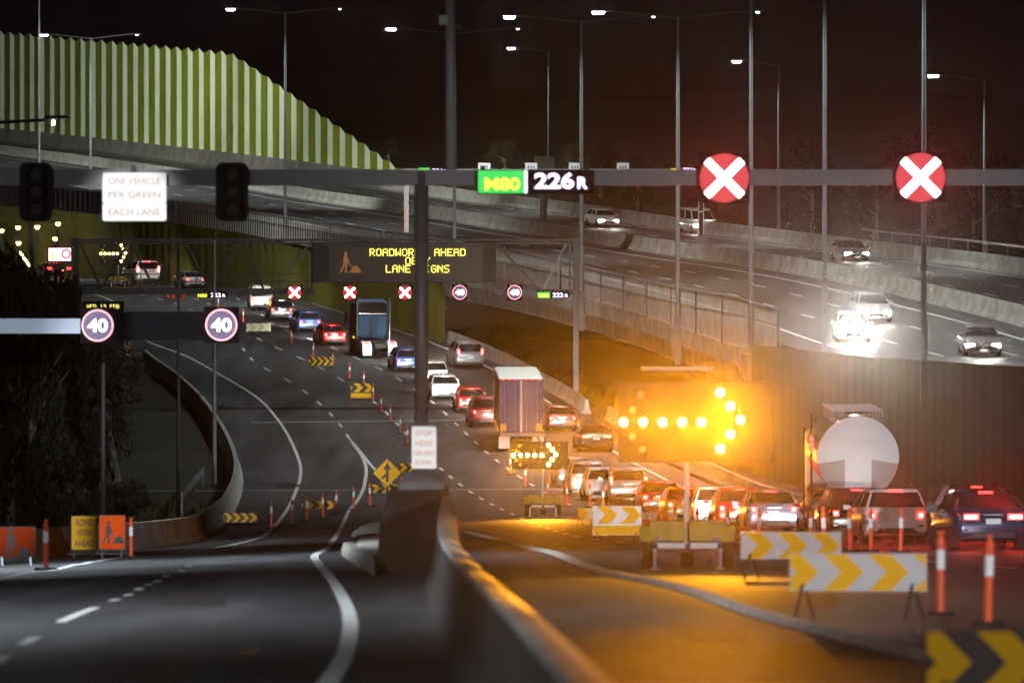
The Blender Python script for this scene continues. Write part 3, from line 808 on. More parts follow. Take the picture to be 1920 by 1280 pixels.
def worker(b, k, y0, y1, cx=0, cz=0):     # digging figure with a heap
    S_ = lambda pts: [(cx + x * k, cz + z * k) for x, z in pts]
    b.extrude(S_(circle(.075, 12, -.12, .36)), y0, y1)
    b.extrude(S_([(-.19, .28), (-.08, .27), (-.05, .10), (-.06, -.02), (-.20, -.02), (-.24, .12)]), y0 + .001, y1)
    b.extrude(S_([(-.20, 0), (-.13, 0), (-.20, -.22), (-.30, -.42), (-.38, -.42), (-.28, -.22)]), y0 + .002, y1)
    b.extrude(S_([(-.14, 0), (-.05, 0), (-.07, -.22), (-.08, -.42), (-.17, -.42), (-.15, -.22)]), y0 + .003, y1)
    b.extrude(S_([(-.12, .26), (-.06, .24), (.04, .0), (.0, -.04)]), y0 + .004, y1)
    b.extrude(S_([(-.10, .06), (-.08, .09), (.16, -.20), (.13, -.22)]), y0 + .005, y1)
    b.extrude(S_([(.02, -.42), (.13, -.22), (.2, -.18), (.28, -.12), (.36, -.16), (.44, -.28), (.52, -.42)]), y0 + .006, y1)
b = MB(); worker(b, 1.5, -.03, -.022, -104 * u_, 0); b.build('worker_symbol', dimo, vm)
for px, lab in ((552.5, 'leftmost small red cross sign under the gantry walkway'), (656, 'small red cross sign below the left part of the message board'), (759.5, 'small red cross sign just left of the thick gantry post')):
    xsign(px, 548.5, DF - .6, S(27, DF), lab)
speed(862, 548, DF - .6, S(28.5, DF), 'small 40 sign below the right part of the message board')
speed(965, 548, DF - .6, S(28.5, DF), 'small 40 sign right of the message board under the silver brace')
bars('sign_bracket', sum([[(x_ - 8, 528, x_, 538), (x_ + 8, 528, x_, 538)] for x_ in (656, 759.5, 862)], []), .08, dtruss, -.4)
def chain(px, py, d, wd, lab, a, n, lit=True):
    c = P(px, py, d); o = thing('route_sign', c, lab.replace('small green and black sign reading','small sign reading'), 'sign', VS); u = d / F; s_ = wd / 60
    MB().box((0, .08, 0), (wd * u, .16, 12 * s_ * u)).build('housing', dark_grey, o)
    MB().box((-18 * s_ * u, -.006, 0), (23 * s_ * u, .012, 11 * s_ * u)).build('green_panel', green_led if lit else M('dull_green', (.10, .16, .02), .5), o)
    text('lettering', a, amber_txt, o, (-18 * s_ * u, -.016, -1 * s_ * u), 7 * s_ * u, 18 * s_ * u, .02)
    text('lettering', n, white_txt, o, (8 * s_ * u, -.016, 0), 8 * s_ * u, 20 * s_ * u, .02)
    text('lettering', 'R', white_txt, o, (24 * s_ * u, -.016, -1 * s_ * u), 6 * s_ * u, 6 * s_ * u, .02)
chain(1038, 553, DF - .6, 61, 'small green and black sign reading M80 222 R at the right foot of the truss', 'M80', '222')
chain(397, 553, DF - .6, 58, 'small dull green sign reading M80 222 R under the left of the truss', 'M80', '222', False)
# far gantry over the upper motorway
DU = 408.0; b0 = P(762, 436, DU); ug = thing('sign_gantry', b0, 'far gantry over the upper motorway mostly hidden behind the near beam', 'gantry')
MB().box((P(1040, 330, DU).x, DU, P(0, 330, DU).z), (S(566, DU), .5, S(26, DU))).build('beam', M('pale_beam', (.4, .4, .4), .6), ug, b0)
for px, yb in ((762, 436), (1315, 470)):
    MB().box(P(px, (yb + 332) / 2, DU), (.34, .3, S(yb - 332, DU))).build('post', M('pale_post', (.34, .33, .34), .5) if px < 800 else steel_d, ug, b0)
MB().box(P(759.5, 410, DU - .2), (.09, .05, S(48, DU))).build('amber_marker', glow('dim_amber', (.8, .3, .04), .7), ug, b0)
for px in (1310, 1319): MB().box(P(px, 415, DU - .19), (.06, .04, S(75, DU))).build('reflector_strip', white_p, ug, b0)
MB().box(P(1314.5, 397, DU - .18), (.34, .04, .12)).build('reflector_strip', white_p, ug, b0)
p = P(1316, 475, DU); MB().loft([[(p.x + a * k, p.y + c * k, p.z + z) for a, c in ((-1, -1), (1, -1), (1, 1), (-1, 1))] for z, k in ((-.3, .6), (.6, .5), (1.3, .34))]).build('plinth', concrete_d, ug, b0)
chain(812, 320, DU - .5, 56, 'small lit sign reading M80 221 R on the beam behind the thick post', 'M80', '221')
chain(1282, 318, DU - .5, 52, 'small sign reading M80 221 R partly behind the beam left of the red cross', 'M80', '221', False)
for px, lab in ((908, 'small white plate above the green route sign'), (996, 'small white plate above the number on the route sign'), (1078, 'small white plate beside the lamp post above the beam'), (1168, 'rightmost small white plate above the beam')):
    c = P(px, 312, DU - .3); o = thing('lane_plate', c, lab, 'sign', 'small white plates on the far gantry')
    MB().box((0, 0, 0), (S(23, DU), .06, S(13, DU))).build('panel', white_p, o)
    for dx in (-5, 0, 5): MB().box((S(dx, DU), -.035, -.06), (.09, .01, .2)).build('mark', M('plate_blue', (.08, .1, .25), .5), o)
c = P(1019, 303, 470); o = thing('cabinet', c, 'dim grey box standing behind the far gantry under black sky', 'cabinet')
MB().loft([[(x, 0, z) for x, z in ((-.9, -1.2), (.9, -1.2), (.9, .35), (-.75, .45))], [(x, 2, z) for x, z in ((-.9, -1.2), (.9, -1.2), (.9, .35), (-.75, .45))]]).build('box', M('cabinet_grey', (.16, .17, .15), .6), o)
MB().cyl((0, 1, -8), (0, 1, -1.2), .3).build('post', grey_paint, o)

# ------------------------------------------------------------------ roadworks things
def face_box(name, loc, rz, label, cat, group): return thing(name, loc, label, cat, group, rot=(0, 0, rz))
def chevrons(wd, h, n, first=0.0):
    """right pointing chevrons in a wd x h panel: list of outlines clipped to the panel"""
    out = []; pitch = wd / n; hw = pitch * .5; tip = h * .5
    for i in range(-1, n + 1):
        x0 = -wd / 2 + (i + first) * pitch
        pl_ = [(x0, -h/2), (x0 + hw, -h/2), (x0 + hw + tip, 0), (x0 + hw, h/2), (x0, h/2), (x0 + tip, 0)]
        top = [(x0, h/2), (x0 + tip, 0), (x0 + hw + tip, 0), (x0 + hw, h/2)]
        for z_ in (1, -1):
            q = []
            quad = [(x, z * z_) for x, z in top]
            # clip in x
            for lim, sg in ((-wd/2, 1), (wd/2, -1)):
                r_ = []
                src = quad
                for k in range(len(src)):
                    a, b_ = src[k], src[(k + 1) % len(src)]
                    ia, ib = (a[0] - lim) * sg >= 0, (b_[0] - lim) * sg >= 0
                    if ia: r_.append(a)
                    if ia != ib:
                        t = (lim - a[0]) / (b_[0] - a[0]); r_.append((lim, a[1] + (b_[1] - a[1]) * t))
                quad = r_
                if len(quad) < 3: break
            if len(quad) >= 3: out.append(quad if z_ > 0 else quad[::-1])
    return out
def board(px, top, bot, wpx, base, n, label, bg=black_s, fg=yellow_s, strip=None, first=.25, yaw=0, wide=None):
    g = G(px, base); u = g.y / F
    wd, h = wpx * u, (bot - top) * u; zc = P(px, (top + bot) / 2, g.y).z - g.z
    o = thing('chevron_board', g, label, 'chevron board', 'chevron boards along the closed lanes', rot=(0, 0, R(yaw)))
    MB().box((0, .02, zc), (wd, .03, h)).build('panel', bg, o)
    hh = h if not strip else h * .62; zz = zc + (h - hh) / 2
    b = MB()
    for q in chevrons(wd * .985, hh * .96, n, first): b.poly([(x, -.001, z + zz) for x, z in q])
    b.build('chevrons', fg, o)
    if strip: MB().box((0, -.002, zc - h/2 + h * .17), (wd * .98, .006, h * .32)).build('lower_panel', strip, o)
    zb = zc - h / 2
    for sx in (-1, 1):
        x = sx * wd * .40
        m_ = MB(); m_.bar((x, .03, zb + .1), (x - .1, -.25, .02), .035); m_.bar((x, .03, zb + .1), (x + .12, .3, .02), .035); m_.build('leg', steel_d, o)
    return o
board(602, 669, 685, 46, 691, 4, 'yellow and black chevron board with four small chevrons beside the far bollards')
board(677, 718, 746, 39, 753, 2, 'tall yellow chevron board with a plain yellow strip below, on the closed middle lane', strip=yellow_s)
board(723, 907, 924, 60, 940, 3, 'yellow chevron board right behind the post of the diamond merge sign', first=.1)
board(760, 868, 884, 34, 893, 2, 'small yellow chevron board just right of the diamond merge sign')
board(595, 938, 955, 60, 969, 3, 'yellow chevron board behind the row of bollards across the ramp')
board(450, 961, 979, 64, 988, 4, 'yellow and black chevron board near the end of the left concrete barrier', first=.05)
board(485, 606, 621, 45, 630, 3, 'pale washed out chevron board below the small dull green sign', bg=white_p, fg=M('pale_yellow', (.75, .6, .2), .5))
board(328, 552, 560, 40, 567, 4, 'thin orange striped board far away under the walkway', bg=black_s, fg=orange_s)
board(1157, 948, 1003, 92, 1016, 2, 'large yellow chevron board with a bright yellow strip below, left of the big arrow trailer', strip=yellow_s, first=.15, bg=grey_s)
board(1100, 952, 973, 32, 984, 1, 'small plain yellow board half hidden behind the large yellow chevron board', bg=yellow_s, fg=M('pale_yellow', (.75, .6, .2), .5))
board(1483, 997, 1048, 188, 1087, 3, 'silver and yellow chevron board just right of the big arrow trailer', bg=grey_s, first=.1, yaw=-3)
board(1609, 1037, 1108, 257, 1163, 3, 'nearest silver and yellow chevron board with blurred yellow chevrons, in front of the white hatchback', bg=grey_s, first=-.28, yaw=-3)
board(1935, 1181, 1302, 400, 1345, 3, 'dark out of focus black and yellow chevron board in the bottom right corner', first=-.30)

# bollards
def make_bollard(loc, label, h=1.0, k=1.0):
    o = thing('bollard', loc, label, 'bollard', 'orange bollards with a white band')
    MB().loft([[(a * .17 * k, c * .17 * k, 0) for a, c in ((-1, -1), (1, -1), (1, 1), (-1, 1))], [(a * .15 * k, c * .15 * k, .05) for a, c in ((-1, -1), (1, -1), (1, 1), (-1, 1))]]).build('rubber_base', rubber, o)
    MB().cyl((0, 0, .04), (0, 0, .55 * h), .05, n=12).cyl((0, 0, .78 * h), (0, 0, .93 * h), .05, n=12).build('post', orange_p, o, smooth=False)
    MB().cyl((0, 0, .55 * h), (0, 0, .78 * h), .052, n=12).build('reflective_band', M('white_band', (.85, .86, .88), .4), o)
    MB().cyl((0, 0, .92 * h), (0, 0, 1.0 * h), .025, n=8).cyl((-.05, 0, .99 * h), (.05, 0, .99 * h), .02, n=8).build('handle', orange_p, o)
    return o
BOL = [
 (1764,1153,'tall blurred bollard just right of the nearest silver chevron board'),(1852,1172,'tall blurred bollard in front of the dark blue car at the right'),
 (1689,1036,'bollard in front of the right half of the white hatchback'),(1634,1034,'bollard in front of the left tail light of the white hatchback'),(1595,1034,'bollard in front of the dark car left of the white hatchback'),
 (1546,1036,'bollard behind the right end of the silver board beside the arrow trailer'),
 (1520,1030,'bollard behind the middle of the silver board beside the arrow trailer'),(1422,1026,'bollard in front of the left side of the blue sedan'),(1366,1022,'bollard in front of the red car left of the blue sedan'),
 (1307,1016,'bollard right of the post of the big arrow trailer'),(1266,1012,'bollard left of the post of the big arrow trailer'),
 (1205,1005,'leftmost of the bunched bollards by the big arrow trailer'),(1213,1006,'second of the bunched bollards by the big arrow trailer'),(1219,1007,'third of the bunched bollards by the big arrow trailer'),(1228,1009,'rightmost of the bunched bollards by the big arrow trailer'),
 (1106,951,'bollard in front of the white van in the queue'),(1131,957,'bollard peeking over the large yellow chevron board'),(1063,949,'bollard right of the small arrow trailer'),(1026,939,'bollard standing behind the small arrow trailer'),(985,913,'bollard below the left end of the small arrow board'),(957,890,'bollard beside the left rear corner of the purple trailer'),
 (547,646,'bollard left of the dark red car far up the road'),(587,671,'bollard at the left end of the four chevron board'),(624,689,'bollard at the right end of the four chevron board'),(655,711,'bollard between the two far chevron boards'),(682,727,'bollard behind the tall yellow chevron board'),
 (700,752,'bollard touching the right edge of the tall yellow chevron board'),(715,774,'first bollard down the road from the tall yellow chevron board'),(733,792,'bollard standing on the light joint line, far from the post'),(751,813,'bollard just below the light joint line'),(764,834,'bollard left of the STOP HERE sign'),
 (754,936,'bollard under the small chevron board right of the diamond sign'),
 (409,581,'bollard above the right 40 sign on the ramp gantry'),(456,605,'bollard right of the right 40 sign on the ramp gantry'),(265,538,'farthest bollard, by the white utility vehicle'),
 (509,990,'leftmost bollard in the row across the ramp'),(548,985,'second bollard from the left in the row across the ramp, on the edge line'),(576,977,'bollard in front of the left part of the ramp chevron board'),(606,971,'bollard in front of the right part of the ramp chevron board'),
 (630,964,'bollard just right of the ramp chevron board'),(663,956,'bollard beside the right ramp edge line'),(694,949,'bollard below the left end of the chevron board under the diamond sign'),
 (86,1068,'bollard between the two orange roadwork signs at the left edge'),(246,1045,'bollard at the right side of the bright orange worker sign')]
proto = None
for px, py, lab in BOL:
    g = G(px, py)
    if proto is None: proto = make_bollard(g, lab)
    else: copy_thing(proto, g, rot=(R(random.uniform(-2, 2)), R(random.uniform(-2, 2)), R(random.uniform(0, 90))), scale=1.05 if g.y > 200 else 1, label=lab)

# arrow board trailers
def arrow_trailer(px, base, wboard, btop, bbot, bx, label, emit, full=True, scale_w=1.0, lampk=1.0, beam=0):
    g = G(px, base); u = g.y / F
    o = thing('arrow_trailer', g, label, 'arrow trailer', 'flashing arrow board trailers')
    W = 175 / 300 * wboard * u * scale_w
    m_ = MB(); z = .62
    m_.box((0, .35, .42), (W * .92, .12, .12)).box((0, -.35, .42), (W * .8, .1, .1)).box((-W * .36, 0, .42), (.1, .9, .1)).box((W * .36, 0, .42), (.1, .9, .1)).box((0, 1.4, .42), (.1, 2.2, .1))
    m_.build('chassis', steel_d, o)
    for sx in (-1, 1):
        MB().box((sx * W * .22, -.1, .68), (W * .38, .5, .34)).build('battery_box', trailer_y, o)
        MB().loft([[(sx * W * .44 + a, c, zz) for a, c in ((-.12, -.36 * k), (.12, -.36 * k), (.12, .36 * k), (-.12, .36 * k))] for zz, k in ((.50, 1.15), (.74, 1), (.78, .6))]).build('mudguard', trailer_y, o)
        wl = MB().cyl((sx * W * .44 - .09, 0, .3), (sx * W * .44 + .09, 0, .3), .3, n=18).build('wheel', rubber, o)
        MB().cyl((sx * W * .44 - .1, 0, .3), (sx * W * .44 + .1, 0, .3), .14, n=12).build('rim', galv, wl)
        MB().box((sx * W * .36, -.42, .2), (.06, .06, .4)).box((sx * W * .36, -.42, .02), (.16, .16, .04)).build('stabiliser_leg', white_p, o)
        MB().box((sx * W * .2, -.42, .43), (W * .34, .02, .10)).build('marker_strip', white_p, o)
        MB().box((sx * W * .31, -.43, .55), (.14, .03, .07)).build('tail_light', M('dull_red', (.25, .02, .015), .3), o)
    MB().cyl((0, .1, .05), (0, .1, .28), .12, n=12).build('jockey_wheel', rubber, o)
    c = P(bx, (btop + bbot) / 2, g.y); bc = (c.x - g.x, 0, c.z - g.z); bw, bh = wboard * u, (bbot - btop) * u
    MB().cyl((0, .1, .45), (0, .1, bc[2]), .045, n=10).build('mast', white_p, o)
    bd = MB().box((bc[0], -.02, bc[2]), (bw, .1, bh)).build('arrow_board', M('arrow_board_black', (.02, .017, .012), .6), o)
    MB().box((bc[0] - bw * .12, -.02, bc[2] + bh * .47 + .28), (bw * .46, .55, .06)).build('solar_panel', M('solar_edge', (.45, .42, .38), .4), bd)
    MB().bar((bc[0], -.02, bc[2] + bh * .5), (bc[0] - bw * .05, 0, bc[2] + bh * .47 + .26), .05).build('solar_arm', steel_d, bd)
    on = [(-.465, -.0), (-.34, -.0), (-.215, 0), (-.09, 0), (.035, 0), (.155, .37), (.22, .2), (.285, .03), (.22, -.15), (.155, -.33)]
    off = [(-.36, .34), (-.41, .16), (-.41, -.18), (-.345, -.34)]
    r = .068 * lampk
    for x, zz in on:
        q = (bc[0] + x * bw, bc[2] + zz * bh)
        k_ = MB(); k_.loft([[(q[0] + r * s_ * math.cos(a), y, q[1] + r * s_ * math.sin(a)) for a in [i * .5236 for i in range(12)]] for y, s_ in ((-.075, 1), (-.11, .85), (-.125, .5))]); k_.build('lamp', emit, o)
        if beam: spot(o, (q[0], -.15, q[1]), cam.location - g - Vector((q[0], -.15, q[1])), beam, 8 if g.y < 150 else 5, (1, .32, .002), 1, .02)
    for x, zz in off:
        q = (bc[0] + x * bw, bc[2] + zz * bh)
        k_ = MB(); k_.loft([[(q[0] + r * s_ * math.cos(a), y, q[1] + r * s_ * math.sin(a)) for a in [i * .5236 for i in range(12)]] for y, s_ in ((-.075, 1), (-.11, .85), (-.125, .5))]); k_.build('unlit_lamp', M('unlit_lens', (.55, .4, .2), .2), o)
    return o, bc
o, bc = arrow_trailer(1288, 1066, 292, 716, 866, 1305, 'big trailer with a blazing amber arrow board in front of the queue of cars', amber, beam=2500)
spot(o, (bc[0] + .55, -.2, bc[2] + .05), (-.13, -1, -.02), 3800, 46, (1, .38, .008), .9, .03)
q = o.location + Vector((bc[0] + .55, -.2, bc[2] + .4))
for bd, pw, ca, hz_ in ((77, 30000, 1.4, .62), (67, 50000, 1.15, .63), (58, 80000, 1.0, .64), (50, 115000, .9, .65), (42, 150000, .9, .66)):     # extra amber spots added to light the barrier top
    spot(o, q - o.location, Vector((NB(bd) + .05, bd, zg(NB(bd), bd) + hz_)) - q, pw, ca, (1, .38, .012), 1, .02)
o, bc = arrow_trailer(1018, 967, 106, 827, 879, 1012, 'smaller trailer with a lit amber arrow board behind the purple truck trailer', amber, scale_w=1.1, lampk=1.15, beam=800)
spot(o, (bc[0] + .2, -.2, bc[2]), (.02, -1, -.08), 7000, 46, (1, .34, .02), .8, .03)
o, bc = arrow_trailer(222, 537, 62, 454, 497, 218, 'farthest arrow board trailer with a lit amber arrow, left of the white utility vehicle', amber, scale_w=1.0, lampk=1.3)

# roadwork signs on the left
def frame_sign(px, top, bot, wpx, base, label, face, kind, yaw=0):
    g = G(px, base); u = g.y / F
    o = thing('roadwork_sign', g, label, 'roadwork sign', 'portable roadwork signs by the left barrier', rot=(0, 0, R(yaw)))
    wd, h = wpx * u, (bot - top) * u; zc = P(px, (top + bot) / 2, g.y).z - g.z
    MB().box((0, .02, zc), (wd, .03, h)).build('panel', black_s, o)
    MB().box((0, -.002, zc), (wd * .94, .006, h * .955)).build('face', face, o)
    if kind == 'text':
        for t, dz in (('ROAD', .30), ('WORK', 0), ('AHEAD', -.30)): text('lettering', t, black_s, o, (0, -.008, zc + dz * h), h * .19, wd * (.60 if t != 'AHEAD' else .74), .012)
    else:
        b = MB(); worker(b, wd * (.98 if kind == 'a' else .9), -.02, -.006, -.02 * wd, zc + .0 * h); b.build('worker_symbol', black_s, o)
    for sx in (-.36, .36):
        b = MB(); b.bar((sx * wd, .03, zc - h / 2 + .05), (sx * wd, -.28, .02), .04); b.bar((sx * wd, .03, zc - h / 2 + .05), (sx * wd, .36, .02), .04); b.build('leg', galv, o)
    b = MB(); b.bar((-wd * .62, -.1, .12), (wd * .62, -.1, .12), .04); b.build('foot_bar', steel_d, o)
frame_sign(158, 966, 1031, 50, 1046, 'yellow sign reading ROAD WORK AHEAD on folding legs', yellow_s, 'text')
frame_sign(210.5, 965, 1030, 50, 1046, 'bright orange sign with a digging worker right beside the yellow sign', orange_s, 'a')
frame_sign(30, 987, 1047, 74, 1062, 'darker orange worker sign cut by the left edge of the view', M('dark_orange_sheeting', (.30, .030, .002), .7, spec=.1), 'b', 8)
# diamond merge sign
g = G(726, 1003); u = g.y / F; o = thing('merge_sign', g, 'yellow diamond sign with a merging arrow on a thin post', 'road sign')
zc = P(726, 886, g.y).z - g.z; hd = 27.5 * u
MB().cyl((0, .05, 0), (0, .05, zc), .035, n=10).build('post', steel_d, o)
MB().extrude([(0, -hd), (hd, 0), (0, hd), (-hd, 0)], -.006, .02).build('border', black_s, o)
MB().extrude([(0, zz) if ax == 0 else (ax, 0) for ax, zz in ((0, -hd * .95), (hd * .95, 0), (0, hd * .95), (-hd * .95, 0))], -.012, -.006).build('panel', yellow_s, o)
b = MB(); k = hd
b.extrude([(-.08 * k, -.62 * k), (.10 * k, -.62 * k), (.10 * k, .22 * k), (.30 * k, .22 * k), (0.01 * k, .72 * k), (-.28 * k, .22 * k), (-.08 * k, .22 * k), (-.08 * k, -.05 * k), (-.42 * k, -.32 * k), (-.34 * k, -.46 * k), (-.08 * k, -.24 * k)], -.02, -.012)
b.build('arrow_symbol', black_s, o)
for ch in o.children:
    if ch.name.split('.')[0] in ('border', 'panel', 'arrow_symbol'): ch.location.z = zc
for c_, lab, px, py in (('bin', '', 0, 0),): pass
# striped post left of the ramp
g = G(241, 672); o = thing('hazard_marker', g, 'small striped hazard marker beside the dark slip road behind the 40 sign', 'marker')
MB().box((0, 0, .55), (.3, .05, 1.1)).build('panel', black_s, o)
b = MB()
for i in range(4): b.poly([(-.15, -.03, .25 + i * .26), (.15, -.03, .10 + i * .26), (.15, -.03, .24 + i * .26), (-.15, -.03, .39 + i * .26)])
b.build('stripes', M('marker_orange', (.6, .35, .15), .5), o)
g = G(155, 772); o = thing('gate_frame', g, 'thin pale gate frame in the dark below the trees on the left', 'gate')
for nm, a, c in (('post', (-.9, 0, 0), (-.9, 0, 1.7)), ('post', (-.3, 0, 0), (-.3, 0, 1.8)), ('post', (.25, 0, .2), (.25, 0, 1.8)), ('rail', (-.3, 0, 1.8), (.25, 0, 1.8)), ('rail', (-.9, 0, .0), (.25, 0, .2))):
    MB().bar(a, c, .035).build(nm, galv, o)
# guard rail near the left barrier
gp = [G(385, 962), G(402, 935), G(420, 912)]
o = thing('guard_rail', gp[1], 'short bright guard rail piece behind the bend of the left barrier', 'guard rail')
MB().sweep([p + Vector((-1.0, 0, .75)) for p in gp], [(-.04, -.16), (-.07, -.08), (-.02, 0), (-.07, .08), (-.04, .16), (.04, .16), (.04, -.16)]).build('beam', galv, o, gp[1])
for p in gp: MB().box(p + Vector((-1.0, 0, .35)), (.1, .1, .9)).build('post', galv, o, gp[1])

# ------------------------------------------------------------------ vehicles
tail_on = glow('brake_light', (1, .022, .018), 10)
tail_core = glow('brake_bulb', (1, .42, .36), 14)
tail_dim = glow('tail_light', (1, .04, .03), 7)
tail_off = M('tail_lens', (.22, .01, .012), .15)
indic = glow('indicator_light', (1, .45, .05), 2.2)
head_m = glow('headlight', (1, .97, .88), 110)
head_b = glow('headlight_full_beam', (1, .97, .9), 420)
tyre = rubber
def paint(nm, col, rough=.32, metal=0.0): return M('paint_' + nm, col, rough, metal, coat=.6)
KIND = {   # L, W, H, lower body stations (y, z0, z1, half width), cabin (rear base y, rear top y, front top y, front base y, belt z, roof half width, rear belt z)
 'hatch': (4.0, 1.74, 1.50, [(-2.0,.42,.60,.76),(-1.98,.34,.86,.82),(-1.86,.28,.97,.86),(-1.2,.22,.98,.87),(.9,.22,.95,.87),(1.5,.24,.84,.85),(1.88,.30,.68,.78),(2.0,.40,.55,.68)], (-1.93,-1.58,.35,1.25,.93,.60)),
 'sedan': (4.7, 1.80, 1.46, [(-2.35,.42,.62,.76),(-2.33,.34,.92,.84),(-2.2,.28,1.0,.88),(-1.5,.22,1.0,.90),(1.1,.22,.94,.90),(1.8,.24,.82,.87),(2.2,.30,.66,.80),(2.35,.40,.54,.66)], (-1.85,-1.10,.45,1.35,.93,.60)),
 'suv': (4.6, 1.88, 1.72, [(-2.3,.48,.70,.80),(-2.28,.40,1.0,.88),(-2.15,.34,1.08,.92),(-1.4,.28,1.08,.94),(1.1,.28,1.06,.94),(1.8,.30,.95,.92),(2.2,.36,.78,.85),(2.3,.46,.64,.74)], (-2.22,-1.95,.40,1.25,1.04,.66)),
 'wagon': (4.7, 1.80, 1.56, [(-2.35,.44,.64,.78),(-2.33,.36,.92,.85),(-2.2,.28,1.0,.89),(-1.5,.22,1.0,.90),(1.1,.22,.96,.90),(1.8,.24,.84,.87),(2.2,.30,.68,.80),(2.35,.40,.54,.66)], (-2.27,-1.90,.45,1.35,.95,.62)),
 'coupe': (4.75, 1.92, 1.38, [(-2.37,.44,.66,.84),(-2.35,.34,.96,.92),(-2.2,.26,1.04,.95),(-1.5,.20,1.02,.96),(1.0,.20,.95,.95),(1.8,.22,.86,.93),(2.25,.30,.68,.86),(2.37,.40,.54,.74)], (-1.95,-.85,.25,1.05,.96,.58)),
 'van': (4.9, 1.90, 1.98, [(-2.45,.44,.70,.88),(-2.44,.36,1.0,.93),(-2.3,.28,1.1,.95),(-1.4,.24,1.1,.95),(1.5,.24,1.08,.95),(2.0,.26,1.0,.93),(2.35,.32,.80,.88),(2.45,.42,.6,.78)], (-2.42,-2.30,.95,1.9,1.05,.78)),
}
def car(name, kind, col, label, cat='car', loc=None, yaw=0, pitch=0, brake='dim', high=True, beam=1500, front=False, full=False, plate_lit=False, tl='corner', scale=1, roofbars=False, group='cars queuing up the open lanes'):
    L, W, H, st, cb = KIND[kind]; W2 = W / 2
    o = thing(name, loc, label, cat, group, rot=(pitch, 0, yaw), scale=scale)
    def ring(y, z0, z1, hw):
        zm = z0 + (z1 - z0) * .55
        r = [(-hw * .92, z0), (-hw * .99, z0 + (zm - z0) * .35), (-hw, zm), (-hw * .97, z1 - .07), (-hw * .90, z1 - .015), (-hw * .5, z1 + .012), (0, z1 + .02)]
        return [(x, y, z) for x, z in r] + [(-x, y, z) for x, z in r[-2::-1]]
    b = MB(); b.loft([ring(*s_) for s_ in st])
    yr, yrt, yft, yf, zb, hwt = cb; hb = st[3][3] * .955; zr = H
    zrb = st[2][2] - .03
    zs = [0, .84, .95, 1]
    def crn(t):      # cabin corner ring at relative height t
        k = t if t < .95 else (.95 + (t - .95) * 3.2)
        hw = hb + (hwt - hb) * k * .92; ya = yr + (yrt - yr) * k; yb_ = yf + (yft - yf) * k
        za = zrb + (zr - zrb) * t; zf_ = zb + (zr - zb) * t
        return [(-hw, ya, za), (-hw * .4, ya - .03, za), (hw * .4, ya - .03, za), (hw, ya, za), (hw, (ya + yb_) / 2, (za + zf_) / 2 + .02 * t), (hw, yb_, zf_), (hw * .4, yb_ + .05, zf_), (-hw * .4, yb_ + .05, zf_), (-hw, yb_, zf_), (-hw, (ya + yb_) / 2, (za + zf_) / 2 + .02 * t)]
    b.loft([crn(t) for t in zs])
    bodym = paint(*col) if isinstance(col, tuple) and isinstance(col[0], str) else col
    bo = fixn(b.build('body', bodym, o, smooth=True))
    # windows: patches between cabin levels
    lo, hi = crn(.10), crn(.82)
    def patch(i, j, nm, n_out, mi=0, ins=.06):
        a, b_, c, d = Vector(lo[i]), Vector(lo[j]), Vector(hi[j]), Vector(hi[i])
        e = (b_ - a) * ins; e2 = (c - d) * ins
        m_ = MB(); k = .012 * n_out
        m_.poly([a + e + k, b_ - e + k, c - e2 + k, d + e2 + k]); return m_
    m_ = MB()
    for i, j in ((0, 1), (1, 2), (2, 3)):
        a, b_, c, d = [Vector(q) + Vector((0, -.014, .008)) for q in (lo[i], lo[j], hi[j], hi[i])]
        if i == 0: a = a.lerp(b_, .10); d = d.lerp(c, .10)
        if i == 2: b_ = b_.lerp(a, .10); c = c.lerp(d, .10)
        m_.poly([a, b_, c, d])
    m_.build('rear_window', glass, o)
    m_ = MB()
    for i, j in ((5, 6), (6, 7), (7, 8)):
        a, b_, c, d = [Vector(q) + Vector((0, .014, .01)) for q in (lo[i], lo[j], hi[j], hi[i])]
        if i == 5: a = a.lerp(b_, .10); d = d.lerp(c, .10)
        if i == 7: b_ = b_.lerp(a, .10); c = c.lerp(d, .10)
        m_.poly([a, b_, c, d])
    m_.build('windscreen', glass, o)
    for (i, j, k, sx) in ((3, 4, 5, 1), (8, 9, 0, -1)):
        for p_, q_ in ((i, j), (j, k)):
            a, b_, c, d = [Vector(q) + Vector((sx * .012, 0, .004)) for q in (lo[p_], lo[q_], hi[q_], hi[p_])]
            m_ = MB(); m_.poly([a.lerp(b_, .12), b_.lerp(a, .05), c.lerp(d, .05), d.lerp(c, .12)]); m_.build('side_window', glass, o)
    # wheels
    r = .31 if kind in ('hatch', 'sedan', 'wagon') else .35
    for sx in (-1, 1):
        for y in (-L * .29, L * .30):
            wl = MB().cyl((sx * (W2 - .20), y, r), (sx * (W2 + .01), y, r), r, n=16).build('wheel', tyre, o)
            if front or kind == 'suv': MB().cyl((sx * (W2 - .02), y, r), (sx * (W2 + .018), y, r), r * .6, n=12).build('rim', chrome, wl)
    yr0 = st[1][0]; zt = st[2][2]; hw = st[1][3]
    # rear lamps
    mt = {'on': tail_on, 'dim': tail_dim, 'off': tail_off}[brake]
